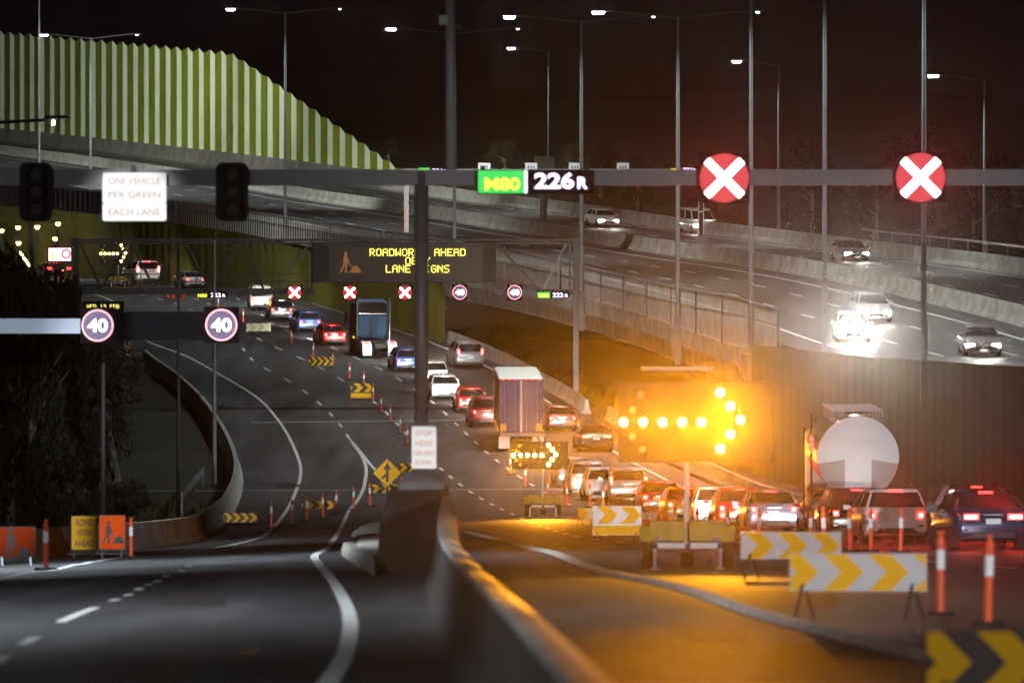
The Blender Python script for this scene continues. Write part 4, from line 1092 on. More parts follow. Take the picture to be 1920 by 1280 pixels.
    for sx in (-1, 1):
        if tl == 'tall':
            y0 = yr - .02; m_ = MB(); m_.loft([[(sx * (hw * a), y_, z_) for a, y_ in ((.80, y0 - .05), (.99, y0 + .06), (.99, y0 + .16), (.80, y0 + .12))] for z_, y_ in ((zt - .20, 0), (zt + .22, 0))]); m_.build('tail_light', mt, o)
        elif tl == 'wide':
            m_ = MB(); m_.loft([[(sx * (hw * a), yr0 - .015 + dy, z_) for a, dy in ((.42, -.01), (.84, -.005), (1.01, .10), (1.01, .2), (.42, .1))] for z_ in (zt - .26, zt - .12)]); m_.build('tail_light', mt, o)
        else:
            m_ = MB(); m_.loft([[(sx * (hw * a), yr0 - .012 + dy, z_) for a, dy in ((.68, -.01), (.88, 0), (1.015, .11), (1.015, .22), (.68, .1))] for z_ in (zt - .28, zt - .10)]); m_.build('tail_light', mt, o)
        MB().box((sx * hw * .8, yr0 - .02, .50), (.14, .03, .05)).build('reflector', tail_off, o)
        lx = {'tall': .885, 'wide': .66}.get(tl, .80) * hw; lz = zt + .02 if tl == 'tall' else zt - .19; ly = (yr - .05) if tl == 'tall' else yr0 - .025
        if brake != 'off':
            MB().box((sx * lx, ly, lz), (hw * (.34 if tl == 'wide' else .10), .035, .30 if tl == 'tall' else .075)).build('tail_bulb', tail_core if brake == 'on' else M('tail_bulb_dim', (.1, .02, .02), em=(1, .22, .18), es=6), o)
            if loc.y < 300 and brake == 'on':
                l = Vector((sx * lx, ly - .05, lz)); mt4 = Matrix.LocRotScale(o.location, o.rotation_euler, o.scale).inverted()
                spot(o, l, mt4 @ cam.location - l, 800, 20, (1, .03, .02), 1, .02)
        mr = MB(); mr.loft([[(sx * (W2 + a), y_, zb + z_) for a, z_ in ((.0, .0), (.20, .0), (.20, .14), (.0, .12))] for y_ in (yf - .42, yf - .30)]); mr.build('mirror', bodym, o)
    if high: MB().box((0, yrt + (yr - yrt) * .12 - .05, zrb + (zr - zrb) * .90), (.34, .05, .045)).build('high_brake_light', tail_on if brake == 'on' else tail_off, o)
    MB().box((0, yr0 - .02, zt - .30 if kind != 'suv' else zt - .34), (.37, .025, .13)).build('number_plate', glow('plate_lit', (.9, .93, 1), 1.0) if plate_lit else plate_w, o)
    m_ = MB(); m_.loft([[(x * st[0][3] * 1.04, yr0 - .05 + abs(x) ** 3 * .12, z_) for x in (-1, -.6, 0, .6, 1)] + [(x * st[0][3] * 1.04, yr0 + .1, z_) for x in (1, 0, -1)] for z_ in (.30, .44)]); m_.build('bumper', M('bumper_black', (.02, .02, .02), .6), o)
    MB().box((0, yr0 - .012, zt - .14), (.5, .02, .02)).build('trim', chrome, o)
    if roofbars:
        for sx in (-1, 1): MB().cyl((sx * hwt * .95, yrt + .1, H + .05), (sx * hwt * .95, yft - .1, H + .05), .025, n=6).build('roof_rail', galv, o)
    yf0 = st[-2][0]; zh = st[-2][2]
    for sx in (-1, 1):
        m_ = MB(); m_.loft([[(sx * (st[-2][3] * a), yf0 + dy, z_) for a, dy in ((.54, .13), (.92, .10), (1.03, -.06), (.54, -.02))] for z_ in (zh - .20, zh - .02)])
        m_.build('headlight', (head_b if full else head_m) if front else M('headlight_glass', (.5, .5, .5), .1), o)
    if front:
        MB().box((0, st[-1][0] - .02, zh - .22), (st[-2][3] * 1.0, .08, .16)).build('grille', black, o)
        MB().box((0, st[-1][0] + .025, zh - .32), (.37, .02, .12)).build('number_plate', plate_w, o)
    if front and not full and loc.y < 320:
        for sx in (-1, 1):
            l = Vector((sx * st[-2][3] * .76, yf0 + .1, zh - .1)); mt4 = Matrix.LocRotScale(o.location, o.rotation_euler, o.scale).inverted()
            spot(o, l, mt4 @ cam.location - l, 700, 6, (1, .97, .88), 1, .02)
    if beam:
        l = spot(o, (0, L / 2 + .12, .62), (0, 1, -.055), beam * (.35 if front else 2.0), (16 if full else 34) if front else 58, (1, .95, .86), .9, .2)
    if full:
        l = Vector((0, L / 2 + .2, .66)); mt4 = Matrix.LocRotScale(o.location, o.rotation_euler, o.scale).inverted()
        spot(o, l, mt4 @ cam.location - l, 18000, 5, (1, .97, .88), 1, .04)
    return o
def on_road(px, py, yaw_extra=0, back=0):
    g = G(px, py); d = g.y; sl = math.atan((zg(g.x, d + 4) - zg(g.x, d - 4)) / 8)
    t = (L3(d + 5) - L3(d - 5)) / 10
    return g, -math.atan(t) + 0 + R(yaw_extra), sl
def mcar(px, py, kind, col, label, name='car', ye=0, **k):
    g, yaw, sl = on_road(px, py, ye)
    L = KIND[kind][0] * k.get('scale', 1)
    loc = g + Vector((-math.sin(yaw) * L * .45, math.cos(yaw) * L * .45, 0)); loc.z = zg(loc.x, loc.y)
    return car(name, kind, col, label, loc=loc, yaw=yaw, pitch=sl, **k)
white = ('white', (.78, .78, .76)); silver = ('silver', (.42, .43, .45), .3, .5); red = ('red', (.45, .012, .018)); darkred = ('dark_red', (.22, .012, .015)); blk = ('black', (.012, .012, .014), .22)
blue = ('blue', (.05, .12, .36), .3, .3); pblue = ('pale_blue', (.22, .30, .48), .3, .4); navy = ('navy', (.03, .04, .10), .22, .3); dgrey = ('dark_grey', (.06, .06, .065), .3, .3); taxi = ('taxi_yellow', (.72, .48, .02))
mcar(528, 601, 'hatch', dgrey, 'dark hatchback with lit tail lights right behind the glaring white van far up the road', 'hatchback', plate_lit=False, brake='dim', scale=1.05, beam=2500)
mcar(580, 623, 'hatch', blue, 'bright blue hatchback lit from behind, between two dark cars far up the road', 'hatchback', brake='dim', plate_lit=True, beam=2500)
mcar(627, 648, 'sedan', red, 'red sedan with bright brake lights, behind and left of the blue prime mover', 'sedan', brake='on', scale=.97, beam=3000)
mcar(765, 697, 'hatch', blue, 'small blue car cut off by the thick gantry post', 'hatchback', brake='dim', plate_lit=True, beam=2000)
mcar(815, 722, 'hatch', white, 'white hatchback just ahead of the white sedan by the gantry post', 'hatchback', brake='dim', beam=2000)
mcar(836, 751, 'sedan', white, 'white sedan brightly lit from behind, right of the gantry post', 'sedan', brake='dim', beam=2000, scale=1.03)
mcar(884, 774, 'hatch', red, 'red hatchback with glowing brake lights at the left front of the purple trailer', 'hatchback', brake='on', plate_lit=True, beam=3500)
mcar(912, 800, 'suv', darkred, 'dark wagon half hidden behind the purple truck trailer', 'suv', brake='dim', beam=2500)
mcar(881, 691, 'suv', silver, 'silver four wheel drive alone in the right lane under the bridge', 'suv', brake='dim', tl='tall', beam=2500, scale=1.02)
mcar(1054, 810, 'sedan', darkred, 'dark red sedan right of the purple truck trailer', 'sedan', brake='dim', beam=2500)
mcar(1118, 847, 'coupe', blk, 'black wide coupe with pale tail lights, left of the big arrow board', 'coupe', brake='dim', tl='wide', beam=2500)
mcar(1078, 915, 'sedan', dgrey, 'dark car partly hidden behind the small lit arrow board', 'sedan', brake='on', beam=2000)
mcar(1102, 930, 'suv', silver, 'silver hatchback-like wagon between the small arrow board and the white van', 'suv', brake='dim', beam=2000, scale=.93)
mcar(1133, 939, 'hatch', white, 'white small car left of the silver wagon in the queue', 'hatchback', brake='dim', beam=2000)
mcar(1178, 944, 'wagon', silver, 'silver station wagon with roof rails above the large yellow chevron board', 'wagon', brake='dim', tl='tall', beam=1500, roofbars=True, scale=1.02)
mcar(1240, 969, 'sedan', red, 'red sedan with one bright brake light left of the yellow taxi', 'sedan', brake='on', beam=1500)
mcar(1290, 986, 'sedan', taxi, 'yellow taxi sedan behind the post of the big arrow trailer', 'sedan', brake='on', beam=1500)
mcar(1345, 989, 'hatch', white, 'white hatchback right of the big arrow trailer post', 'hatchback', brake='on', beam=1500)
mcar(1388, 994, 'hatch', red, 'red hatchback squeezed between a white hatchback and the blue sedan', 'hatchback', brake='on', beam=1500)
mcar(1450, 1000, 'sedan', pblue, 'pale blue sedan in the queue, left of the tanker', 'sedan', brake='on', beam=800, plate_lit=False)
mcar(1566, 1006, 'hatch', darkred, 'dark red hatchback right below the left side of the tanker', 'hatchback', brake='on', beam=600)
mcar(1606, 1013, 'suv', blk, 'black car wedged behind the left side of the white hatchback', 'suv', brake='on', beam=500, scale=.92)
mcar(1680, 1020, 'hatch', white, 'white hatchback with brake lights on in front of the tanker', 'hatchback', brake='on', beam=300, scale=1.04)
mcar(1832, 1012, 'suv', blk, 'dark four wheel drive with a bright high brake light behind the navy sedan', 'suv', brake='on', beam=300, scale=.97)
mcar(1860, 1031, 'sedan', navy, 'navy blue sedan with wide red tail lights at the right edge, behind the bollards', 'sedan', brake='on', tl='wide', beam=300)
mcar(490, 581, 'van', white, 'glaring white van far up the road left of the dark hatchback', 'van', brake='dim', beam=1500, scale=.92)
mcar(365, 541, 'sedan', white, 'white sedan far up the road under the truss walkway', 'sedan', brake='dim', beam=1500)
mcar(277, 533, 'suv', white, 'white utility vehicle with red and amber tail lights far up the road', 'utility', brake='on', tl='tall', beam=1500, scale=1.22)
mcar(160, 520, 'hatch', dgrey, 'far dark car with red tail lights right of the lit advertising trailer', 'hatchback', brake='on', beam=0)
mcar(105, 521, 'hatch', darkred, 'farthest car with glowing red tail lights under the lit advertising trailer', 'hatchback', brake='on', beam=0)
# oncoming cars
def ucar(px, py, kind, col, label, name='car', ye=0, **k):
    g = GU(px, py); t = interp(_tan, g.y); yaw = -math.atan(t) * -1 + math.pi
    yaw = math.atan(t) + math.pi + R(ye)
    sl = -math.atan((_zu(g.y + 4) - _zu(g.y - 4)) / 8)
    return car(name, kind, col, label, loc=g, yaw=yaw, pitch=sl, front=True, brake='off', high=False, group='oncoming cars on the upper motorway', **k)
ucar(1128, 425, 'sedan', white, 'white sedan coming on the far upper carriageway above the bridge screen', 'sedan', beam=3000)
ucar(1306, 437, 'van', white, 'white van with one bluish headlight partly behind the dark gantry pillar', 'van', beam=6000)
ucar(1592, 489, 'sedan', dgrey, 'dark sedan with two bright headlights on the far upper carriageway', 'sedan', beam=5000)
ucar(1632, 602, 'wagon', silver, 'silver car with a ladder rack look just behind the dazzling headlights', 'wagon', ye=-4, beam=3000)
ucar(1836, 665, 'sedan', dgrey, 'dark sedan with headlights on, rightmost on the near upper carriageway', 'sedan', ye=-7, beam=3000)
ucar(1596, 640, 'hatch', white, 'car with dazzling full beam headlights behind the green wall top', 'hatchback', ye=-8, beam=9000, full=True)

# blue prime mover seen from behind
g, yaw, sl = on_road(712, 671)
o = thing('prime_mover', g, 'blue truck prime mover without trailer, seen from behind under the message sign', 'truck', rot=(sl, 0, yaw))
bl = M('truck_blue', (.020, .060, .115), .65, spec=.2)
def rr(wd, z0, z1, y, ch=.12): return [(-wd/2, y, z0), (wd/2, y, z0), (wd/2, y, z1 - ch), (wd/2 - ch, y, z1), (-wd/2 + ch, y, z1), (-wd/2, y, z1 - ch)]
MB().loft([rr(2.25, 1.05, 3.55, 3.2, .2), rr(2.3, 1.05, 3.75, 3.6, .22), rr(2.3, 1.05, 3.7, 5.4, .3), rr(2.2, 1.05, 2.6, 6.2, .3)]).build('cab', bl, o)
MB().loft([rr(2.0, 2.85, 3.6, 3.17, .22), rr(2.0, 2.85, 3.6, 3.19, .22)]).build('rear_window', glass, o)
MB().box((0, 3.15, 2.82), (1.9, .04, .05)).build('trim', chrome, o)
MB().box((0, 3.13, 1.9), (.10, .12, 1.7)).build('cable_post', steel_d, o)
for sx in (-1, 1):
    MB().box((sx * .62, 3.17, 2.0), (.62, .04, 1.3)).build('wall_panel', M('truck_panel', (.030, .085, .15), .7, spec=.2), o)
    MB().box((sx * 1.17, 3.0, 2.35), (.06, .7, 2.4)).build('side_fairing', steel_d, o)
    MB().cyl((sx * 1.12, 2.75, .9), (sx * 1.12, 2.75, 3.9), .07, n=10).build('exhaust_stack', chrome, o)
    mr = MB(); mr.box((sx * 1.45, 5.6, 2.4), (.2, .1, .75)).bar((sx * 1.1, 5.6, 2.6), (sx * 1.45, 5.6, 2.6), .05); mr.build('mirror', black, o)
    for y in (.55, 1.85, 5.3):
        wl = MB().cyl((sx * .55, y, .5), (sx * 1.2, y, .5), .5, n=20).build('wheel', tyre, o); MB().cyl((sx * 1.15, y, .5), (sx * 1.215, y, .5), .26, n=12).build('rim', chrome, wl)
    MB().loft([[(sx * a, -.08 + .1 * (z - .2), z) for a in (.56, 1.18)] + [(sx * a, -.05 + .1 * (z - .2), z) for a in (1.18, .56)] for z in (.18, .95)]).build('mudflap', white_p, o)
    MB().loft([[(sx * a, .55 + .62 * math.cos(R(t)), .5 + .62 * math.sin(R(t))) for a in (.56, 1.2)] + [(sx * a, .55 + .59 * math.cos(R(t)), .5 + .59 * math.sin(R(t))) for a in (1.2, .56)] for t in range(200, 10, -20)]).build('mudguard', white_p, o)
    MB().box((sx * .88, -.1, 1.05), (.3, .05, .12)).build('tail_light', tail_dim, o)
    MB().box((sx * 1.16, 3.9, 1.15), (.06, .5, .1)).build('marker_light', indic, o)
MB().box((0, 1.9, .85), (.8, 4.6, .28)).build('chassis', steel_d, o)
MB().cyl((0, 1.2, 1.0), (0, 1.2, 1.08), .55, n=16).build('turntable', steel_d, o)
MB().box((0, -.1, .80), (.5, .04, .12)).build('number_plate', plate_w, o)
spot(o, (0, 6.4, .8), (0, 1, -.06), 2500, 60, (1, .95, .86), .9, .2)
# purple curtain trailer truck
g, yaw, sl = on_road(977, 846)
o = thing('truck_trailer', g, 'purple box trailer truck with two tall rear doors and a white roof', 'truck', rot=(sl, 0, yaw + R(-3)))
pur = M('purple_door', (.050, .028, .13), .40, .1, noise=(3.5, .5, (1, 1, .6)), bump=(2.5, .5, .06)); u = g.y / F
TW = 2.42; zt_ = 3.95; z0_ = 1.0
MB().box((0, 6.5, (z0_ + zt_) / 2), (TW, 12.9, zt_ - z0_)).build('box', M('curtain_side', (.07, .04, .075), .5, noise=(1, .2)), o)
MB().loft([[(-TW/2, -.02, zt_), (TW/2, -.02, zt_), (TW/2, 13, zt_), (-TW/2, 13, zt_)], [(-TW/2 + .06, .1, zt_ + .07), (TW/2 - .06, .1, zt_ + .07), (TW/2 - .06, 13, zt_ + .07), (-TW/2 + .06, 13, zt_ + .07)]]).build('roof', white_p, o)
for sx in (-1, 1):
    dr = MB().box((sx * .60, -.01, (z0_ + zt_) / 2 - .05), (1.10, .08, zt_ - z0_ - .25)).build('rear_door', pur, o)
    for k in (-.3, .28): MB().cyl((sx * .60 + k, -.075, z0_ + .1), (sx * .60 + k, -.075, zt_ - .2), .018, n=6).build('lock_rod', galv, dr)
    for zz in (1.5, 2.1, 2.7, 3.3): MB().box((sx * 1.12, -.06, zz), (.14, .05, .05)).build('hinge', galv, dr)
    MB().box((sx * .98, -.07, z0_ + .32), (.34, .02, .40)).build('reflector_plate', M('reflector_orange', (.85, .33, .02), .4), o)
    for k in range(3): MB().box((sx * (.3 + .34 * k), -.05, zt_ - .03), (.08, .05, .05)).build('marker_light', tail_on, o)
    MB().box((sx * 1.0, -.03, .88), (.30, .05, .11)).build('tail_light', tail_dim, o)
    MB().box((sx * .92, .1, .48), (.6, .03, .66)).build('mudflap', white_p, o)
    for y in (.9, 2.1, 3.3):
        wl = MB().cyl((sx * .62, y, .48), (sx * 1.2, y, .48), .48, n=18).build('wheel', tyre, o); MB().cyl((sx * 1.1, y, .48), (sx * 1.21, y, .48), .24, n=10).build('rim', galv, wl)
    for k in range(8): MB().box((sx * (TW/2 + .015), .5 + k * 1.5, 1.08), (.03, .1, .06)).build('side_marker', indic, o)
MB().box((0, -.07, (z0_ + zt_) / 2), (.13, .04, zt_ - z0_ - .1)).build('centre_bar', M('door_seal', (.55, .5, .5), .5), o)
MB().box((0, -.02, .92), (2.3, .1, .18)).build('bumper_beam', M('rear_beam', (.35, .3, .28), .6), o)
MB().box((0, 6.5, .82), (1.0, 12.5, .3)).build('chassis', steel_d, o)
MB().loft([rr(2.4, .9, 3.3, 13.9, .2), rr(2.4, .9, 3.3, 15.6, .3), rr(2.3, .9, 2.4, 16.0, .3)]).build('cab', M('cab_white', (.5, .5, .5), .4), o)
spot(o, (0, 16.3, .9), (0, 1, -.06), 2500, 60, (1, .95, .86), .9, .2)
# tanker
d = 172; p = P(1609, 857, d); t_ = (L3(d + 5) - L3(d - 5)) / 10; yaw = -math.atan(t_)
g = Vector((p.x, d, zg(p.x, d))); o = thing('tanker_truck', g, 'silver road tanker with a white and grey domed end and a white centre panel', 'tanker', rot=(0, 0, R(-1.0)))
r = 77 * d / F; zc = p.z - g.z
tm = M('tank_steel', (.55, .52, .5), .22, .85)
ring = lambda y, k: [(r * k * math.cos(a), y, zc + r * k * math.sin(a)) for a in [2 * math.pi * i / 40 for i in range(40)]]
MB().loft([ring(0, 1), ring(.04, 1.015), ring(.1, 1), ring(9.5, 1), ring(9.9, .8)], caps=False).build('tank', tm, o, smooth=True)
def dome(cond, name, mat):
    m_ = MB(); N = 40; rad = [0, .3, .55, .75, .9, 1.0]; yy = [-.08, -.076, -.062, -.042, -.02, 0]
    for i in range(5):
        for j in range(N):
            am = 2 * math.pi * (j + .5) / N; 
            if cond(math.sin(am)):
                q = [(rad[i + k] * r, yy[i + k], 2 * math.pi * (j + l) / N) for k, l in ((0, 0), (1, 0), (1, 1), (0, 1))]
                m_.poly([(a * math.cos(c), b_, zc + a * math.sin(c)) for a, b_, c in q])
    m_.build(name, mat, o, smooth=True)
dome(lambda s_: s_ > -.12, 'upper_dome', M('tank_white', (.72, .76, .80), .4)); dome(lambda s_: s_ <= -.12, 'lower_dome', M('tank_grey', (.36, .30, .30), .4))
MB().loft([[(-.40, -.13, zc - r * 1.1), (.40, -.13, zc - r * 1.1), (.40, -.05, zc - r * 1.1), (-.40, -.05, zc - r * 1.1)], [(-.40, -.12, zc + .0), (.40, -.12, zc + .0), (.40, -.05, zc + .0), (-.40, -.05, zc)],
   [(-.42, -.10, zc + r * .30), (.42, -.10, zc + r * .30), (.42, -.04, zc + r * .30), (-.42, -.04, zc + r * .30)], [(-.46, -.05, zc + r * .52), (.46, -.05, zc + r * .52), (.46, -.02, zc + r * .52), (-.46, -.05, zc + r * .52)]]).build('centre_panel', M('tank_white', (.72, .76, .80), .4), o)
m_ = MB()
for sx in (-1, 1): m_.bar((sx * .75, .2, zc + r + .16), (sx * .75, 9, zc + r + .16), .035)
for y in range(0, 10): m_.bar((-.75, .2 + y * .97, zc + r + .16), (.75, .2 + y * .97, zc + r + .16), .03); 
for y in range(0, 10, 2):
    for sx in (-1, 1): m_.bar((sx * .75, .2 + y * .97, zc + r + .16), (sx * .68, .2 + y * .97, zc + r * .66), .03)
m_.build('top_rail', galv, o)
MB().cyl((0, 3, zc + r - .1), (0, 3, zc + r + .12), .3, n=14).build('hatch_lid', chrome, o)
for k in (-.6, -.3, .45): MB().box((k, .05, zc + r * .93 - abs(k) * .12), (.05, .05, .05)).build('marker_light', lamp_dim, o)
b = MB(); b.cyl((-r * 1.12, .6, .6), (-r * 1.12, .6, zc + r * 1.05), .035, n=8).cyl((-r * 1.3, .6, .6), (-r * 1.3, .6, zc + r * .7), .03, n=8); b.build('side_pole', chrome, o)
for k in range(3): MB().box((-r * 1.12, .53, zc + .55 - k * .17), (.10, .06, .13)).build('marker_light', tail_on, o)
m_ = MB(); m_.box((0, 4.8, .85), (1.0, 10, .3)); m_.build('chassis', steel_d, o)
for sx in (-1, 1):
    for y in (.8, 2.1, 8.2): MB().cyl((sx * .6, y, .5), (sx * 1.18, y, .5), .5, n=18).build('wheel', tyre, o)
    MB().box((sx * .9, -.05, .8), (.4, .06, .14)).build('tail_light', tail_on, o)
MB().loft([rr(2.4, .9, 3.2, 10.6, .2), rr(2.4, .9, 3.2, 12.6, .3), rr(2.3, .9, 2.3, 13.4, .3)]).build('cab', M('cab_white', (.5, .5, .5), .4), o)
# far grey tanker and lit advertising trailer
g, yaw, sl = on_road(276, 521); p = P(276, 458, g.y); r = 28 * g.y / F; zc = p.z - g.z
o = thing('tanker_truck', g + Vector((0, 6, 0)), 'dim grey rounded truck body far up the road, ahead of the white utility vehicle', 'tanker', rot=(0, 0, yaw))
ring = lambda y, k: [(r * k * math.cos(a), y, zc + r * 1.3 * k * math.sin(a)) for a in [2 * math.pi * i / 28 for i in range(28)]]
MB().loft([ring(-.2, .6), ring(0, .95), ring(.1, 1), ring(9, 1)]).build('tank', M('dull_tank', (.30, .29, .27), .45), o, smooth=True)
MB().box((0, 4.5, .8), (2.2, 9, .5)).build('chassis', steel_d, o)
for sx in (-1, 1):
    for y in (.8, 2.1, 7): MB().cyl((sx * .7, y, .5), (sx * 1.2, y, .5), .5, n=14).build('wheel', tyre, o)
    MB().box((sx * .9, -.1, .9), (.3, .06, .14)).build('tail_light', tail_on, o)
MB().loft([rr(2.3, .9, 3.2, 9.6, .2), rr(2.3, .9, 3.0, 11.6, .3)]).build('cab', M('cab_white', (.5, .5, .5), .4), o)
g = G(112, 523); u = g.y / F; o = thing('advertising_trailer', g, 'lit white and pink advertising panel on a trailer at the far left of the traffic', 'trailer')
p = P(111, 477, g.y); zc = p.z - g.z
MB().box((0, .2, zc), (46 * u, .3, 28 * u)).build('cabinet', dark_grey, o)
MB().box((0, .02, zc), (42 * u, .03, 24 * u)).build('lit_panel', glow('pink_white_panel', (1, .66, .74), 2.2), o)
m_ = MB(); a1, a2 = circle(9 * u, 24, 12 * u, zc + 1 * u), circle(6 * u, 24, 12 * u, zc + 1 * u)
for i in range(24):
    j = (i + 1) % 24; m_.poly([(a1[i][0], 0, a1[i][1]), (a1[j][0], 0, a1[j][1]), (a2[j][0], 0, a2[j][1]), (a2[i][0], 0, a2[i][1])])
m_.build('ring_mark', glow('red_print', (.9, .08, .12), 1.2), o)
MB().extrude([(-18 * u, zc - 10 * u), (-4 * u, zc - 10 * u), (-9 * u, zc + 2 * u), (-14 * u, zc + 9 * u), (-17 * u, zc + 2 * u)], 0, .004).build('figure_mark', glow('warm_print', (1, .75, .3), 2.0), o)
MB().box((0, 1, 1.0), (44 * u, 3, .3)).build('chassis', steel_d, o)
for sx in (-1, 1): MB().cyl((sx * 16 * u, 1, .4), (sx * 18 * u, 1, .4), .4, n=14).build('wheel', tyre, o); MB().box((sx * 18 * u, -.55, 1.0), (.4, .06, .2)).build('tail_light', tail_on, o)
# far warm street lamps and a leaning string of work lights
far_l = glow('sodium_lamp', (1, .55, .12), 26)
for i, (px, py, lab) in enumerate(((34, 426, 'amber far street lamp at the upper left of the cluster beside the traffic light'), (70, 425, 'amber far street lamp directly under the left traffic light'), (109, 419, 'highest amber far street lamp right of the traffic light'), (35, 455, 'amber far street lamp low at the left edge of the cluster'), (104, 447, 'amber far street lamp above the lit advertising trailer'), (3, 432, 'amber far street lamp at the very left edge'))):
    fd = clampinterp([(0, 570), (110, 540)], px); p = P(px, py, fd); o = thing('street_lamp', Vector((p.x, fd, zg(p.x, fd))), lab, 'street lamp', 'far amber street lamps')
    h = p.z - zg(p.x, fd)
    MB().cyl((0, 0, 0), (0, 0, h), .1, n=6).build('pole', steel_d, o)
    MB().box((0, 0, h + .16), (.7, .4, .12)).build('lamp_head', steel_d, o)
    MB().loft([[(.24 * k * math.cos(a), -.05 + .2 * k * math.sin(a), h + z_) for a in [j * .7854 for j in range(8)]] for z_, k in ((.08, 1), (-.16, .8), (-.24, .3))]).build('lamp_bulb', far_l, o)
p = P(46, 486, 560); o = thing('work_light', Vector((p.x, 560, zg(p.x, 560))), 'leaning row of bright amber work lights at the far left beside the dark trees', 'work light')
h = p.z - zg(p.x, 560)
MB().bar((-.4, 0, 0), (-.4, 0, h + .8), .1).bar((-.45, .05, h + .7), (.5, .05, h - .7), .12).build('stand', steel_d, o)
for k in range(6): MB().cyl((-.42 + k * .18, -.05, h + .62 - k * .25 + .06 * (k % 2)), (-.42 + k * .18, -.16, h + .62 - k * .25), .13, .10, n=10).build('lamp', glow('work_lamp', (1, .72, .25), 12), o)

# ------------------------------------------------------------------ trees and grass
leaf_m = M('leaves', (.022, .024, .012), .8, noise=(1.2, .55))
bark = M('bark', (.20, .17, .13), .9, noise=(3, .4))
def crown_mesh(seed, n, kind):
    rd = random.Random(seed); b = MB(); cl = []
    for i in range(26):
        a = rd.uniform(0, 6.283); rr_ = rd.uniform(.1, .85) ** .6 * .8; z = rd.uniform(-.75, .95)
        k = math.sqrt(max(.05, 1 - z * z * .8)); cl.append((rr_ * k * math.cos(a), rr_ * k * math.sin(a), z, rd.uniform(.14, .36)))
    for i in range(n):
        c = rd.choice(cl); v = Vector((rd.gauss(0, 1), rd.gauss(0, 1), rd.gauss(0, .8))).normalized() * c[3] * rd.uniform(.5, 1.08)
        p = Vector(c[:3]) + v; s_ = rd.uniform(.035, .075)
        u_ = Vector((rd.gauss(0, 1), rd.gauss(0, 1), rd.gauss(0, 1))).normalized(); w_ = u_.orthogonal().normalized()
        w_.rotate(Matrix.Rotation(rd.uniform(0, 6.28), 3, u_)); x_ = u_.cross(w_)
        b.poly([p - w_ * s_, p + x_ * s_ * .55, p + w_ * s_, p - x_ * s_ * .55])
    return b
CROWNS = []
for sd in range(4):
    o = crown_mesh(sd + 3, 2600, 0).build('crown', leaf_m); CROWNS.append(o.data); bpy.data.objects.remove(o)
def tree(loc, h, wd, label, group, lean=0, trunk_w=.16, low=.25, name='tree'):
    o = thing(name, loc, label, 'tree', group)
    c = bpy.data.objects.new('crown', random.choice(CROWNS)); COL.objects.link(c); c.parent = o
    c.location = (lean * .6, 0, h * (low + (1 - low) * .5)); c.scale = (wd / 2, wd / 2, h * (1 - low) / 2 * 1.05); c.rotation_euler = (0, 0, random.uniform(0, 6.28))
    b = MB(); b.cyl((0, 0, -.4), (lean * .4, 0, h * .45), trunk_w, trunk_w * .6, 8).cyl((lean * .4, 0, h * .45), (lean * .7, 0, h * .85), trunk_w * .6, trunk_w * .2, 6)
    for k in range(4):
        a = random.uniform(0, 6.28); b.cyl((lean * .4, 0, h * (.4 + k * .08)), (lean * .5 + math.cos(a) * wd * .3, math.sin(a) * wd * .3, h * (.6 + k * .08)), trunk_w * .35, trunk_w * .1, 5)
    b.build('trunk', bark, o)
    return o
LT = [(20,1000,515,17),(60,1000,552,12),(-20,985,515,15),(110,985,552,10),(55,960,552,14),(150,960,610,9),(5,940,515,14),(90,930,552,12),(185,930,665,8),(-30,900,515,15),(135,900,585,10),(30,870,522,14),(80,830,552,14),(5,780,515,14),(120,760,570,9),(45,700,522,14),(165,690,625,6),(75,620,552,10),(20,600,515,14),(110,590,565,7),(-40,700,515,15),(-30,590,515,15)]
places = ['at the left edge behind the first orange sign', 'just behind the yellow roadwork sign', 'beyond the left edge of the view', 'right of the leaning grey pole', 'directly behind the leaning grey pole', 'in front of the thin gate frame', 'left edge, middle row of the dark wood', 'between the leaning pole and the gate frame', 'beside the pale leaning trunk', 'outside the left edge, second row', 'left of the pale leaning trunk', 'left edge, third row of the dark wood', 'behind the grey pole below the pale blue beam', 'left edge under the pale blue beam', 'behind the gate frame', 'under the middle of the pale blue beam', 'below the left 40 sign', 'just below the row of red tail lights', 'at the left edge below the work lights', 'below the lit advertising trailer', 'outside the left edge, far row', 'outside the left edge, farthest row']
for (px, py, top, wd), pl_ in zip(LT, places):
    g = G(px, py); h = P(px, top, g.y).z - g.z
    tree(g, h, min(wd, h * .75) * .7, 'dark tree ' + pl_, 'dark trees on the left verge', low=.03, trunk_w=.2)
g = G(232, 962); h = P(0, 640, g.y).z - g.z
o = tree(g, h, 4.2, 'tree with a pale leaning bare trunk beside the left barrier', 'dark trees on the left verge', lean=-1.6, trunk_w=.26, low=.55, name='leaning_tree')
for px, py in ((215, 968), (250, 962), (180, 985), (110, 1000)):
    g = G(px, py); o = thing('shrub', g, {215: 'low dim shrub around the base of the pale leaning trunk', 250: 'small shrub right of the pale leaning trunk', 180: 'shrub behind the roadwork signs', 110: 'shrub between the leaning pole and the yellow sign'}[px], 'shrub', 'shrubs on the left verge')
    c = bpy.data.objects.new('foliage', random.choice(CROWNS)); COL.objects.link(c); c.parent = o; c.location = (0, 0, .6); c.scale = (1.0, 1.0, .75)
p = P(205, 470, 600); g = Vector((p.x, 600, zg(p.x, 600)))
tree(g, P(0, 414, 600).z - g.z, 6, 'dark tree silhouette above the farthest arrow board', 'dark trees on the left verge', low=.1)
RT = [(300, 9), (316, 8), (331, 10), (345, 8.5), (358, 10), (370, 9), (384, 11), (398, 10), (412, 9.5), (426, 10.5), (440, 9), (455, 11), (470, 10), (486, 9), (502, 10), (520, 9)]
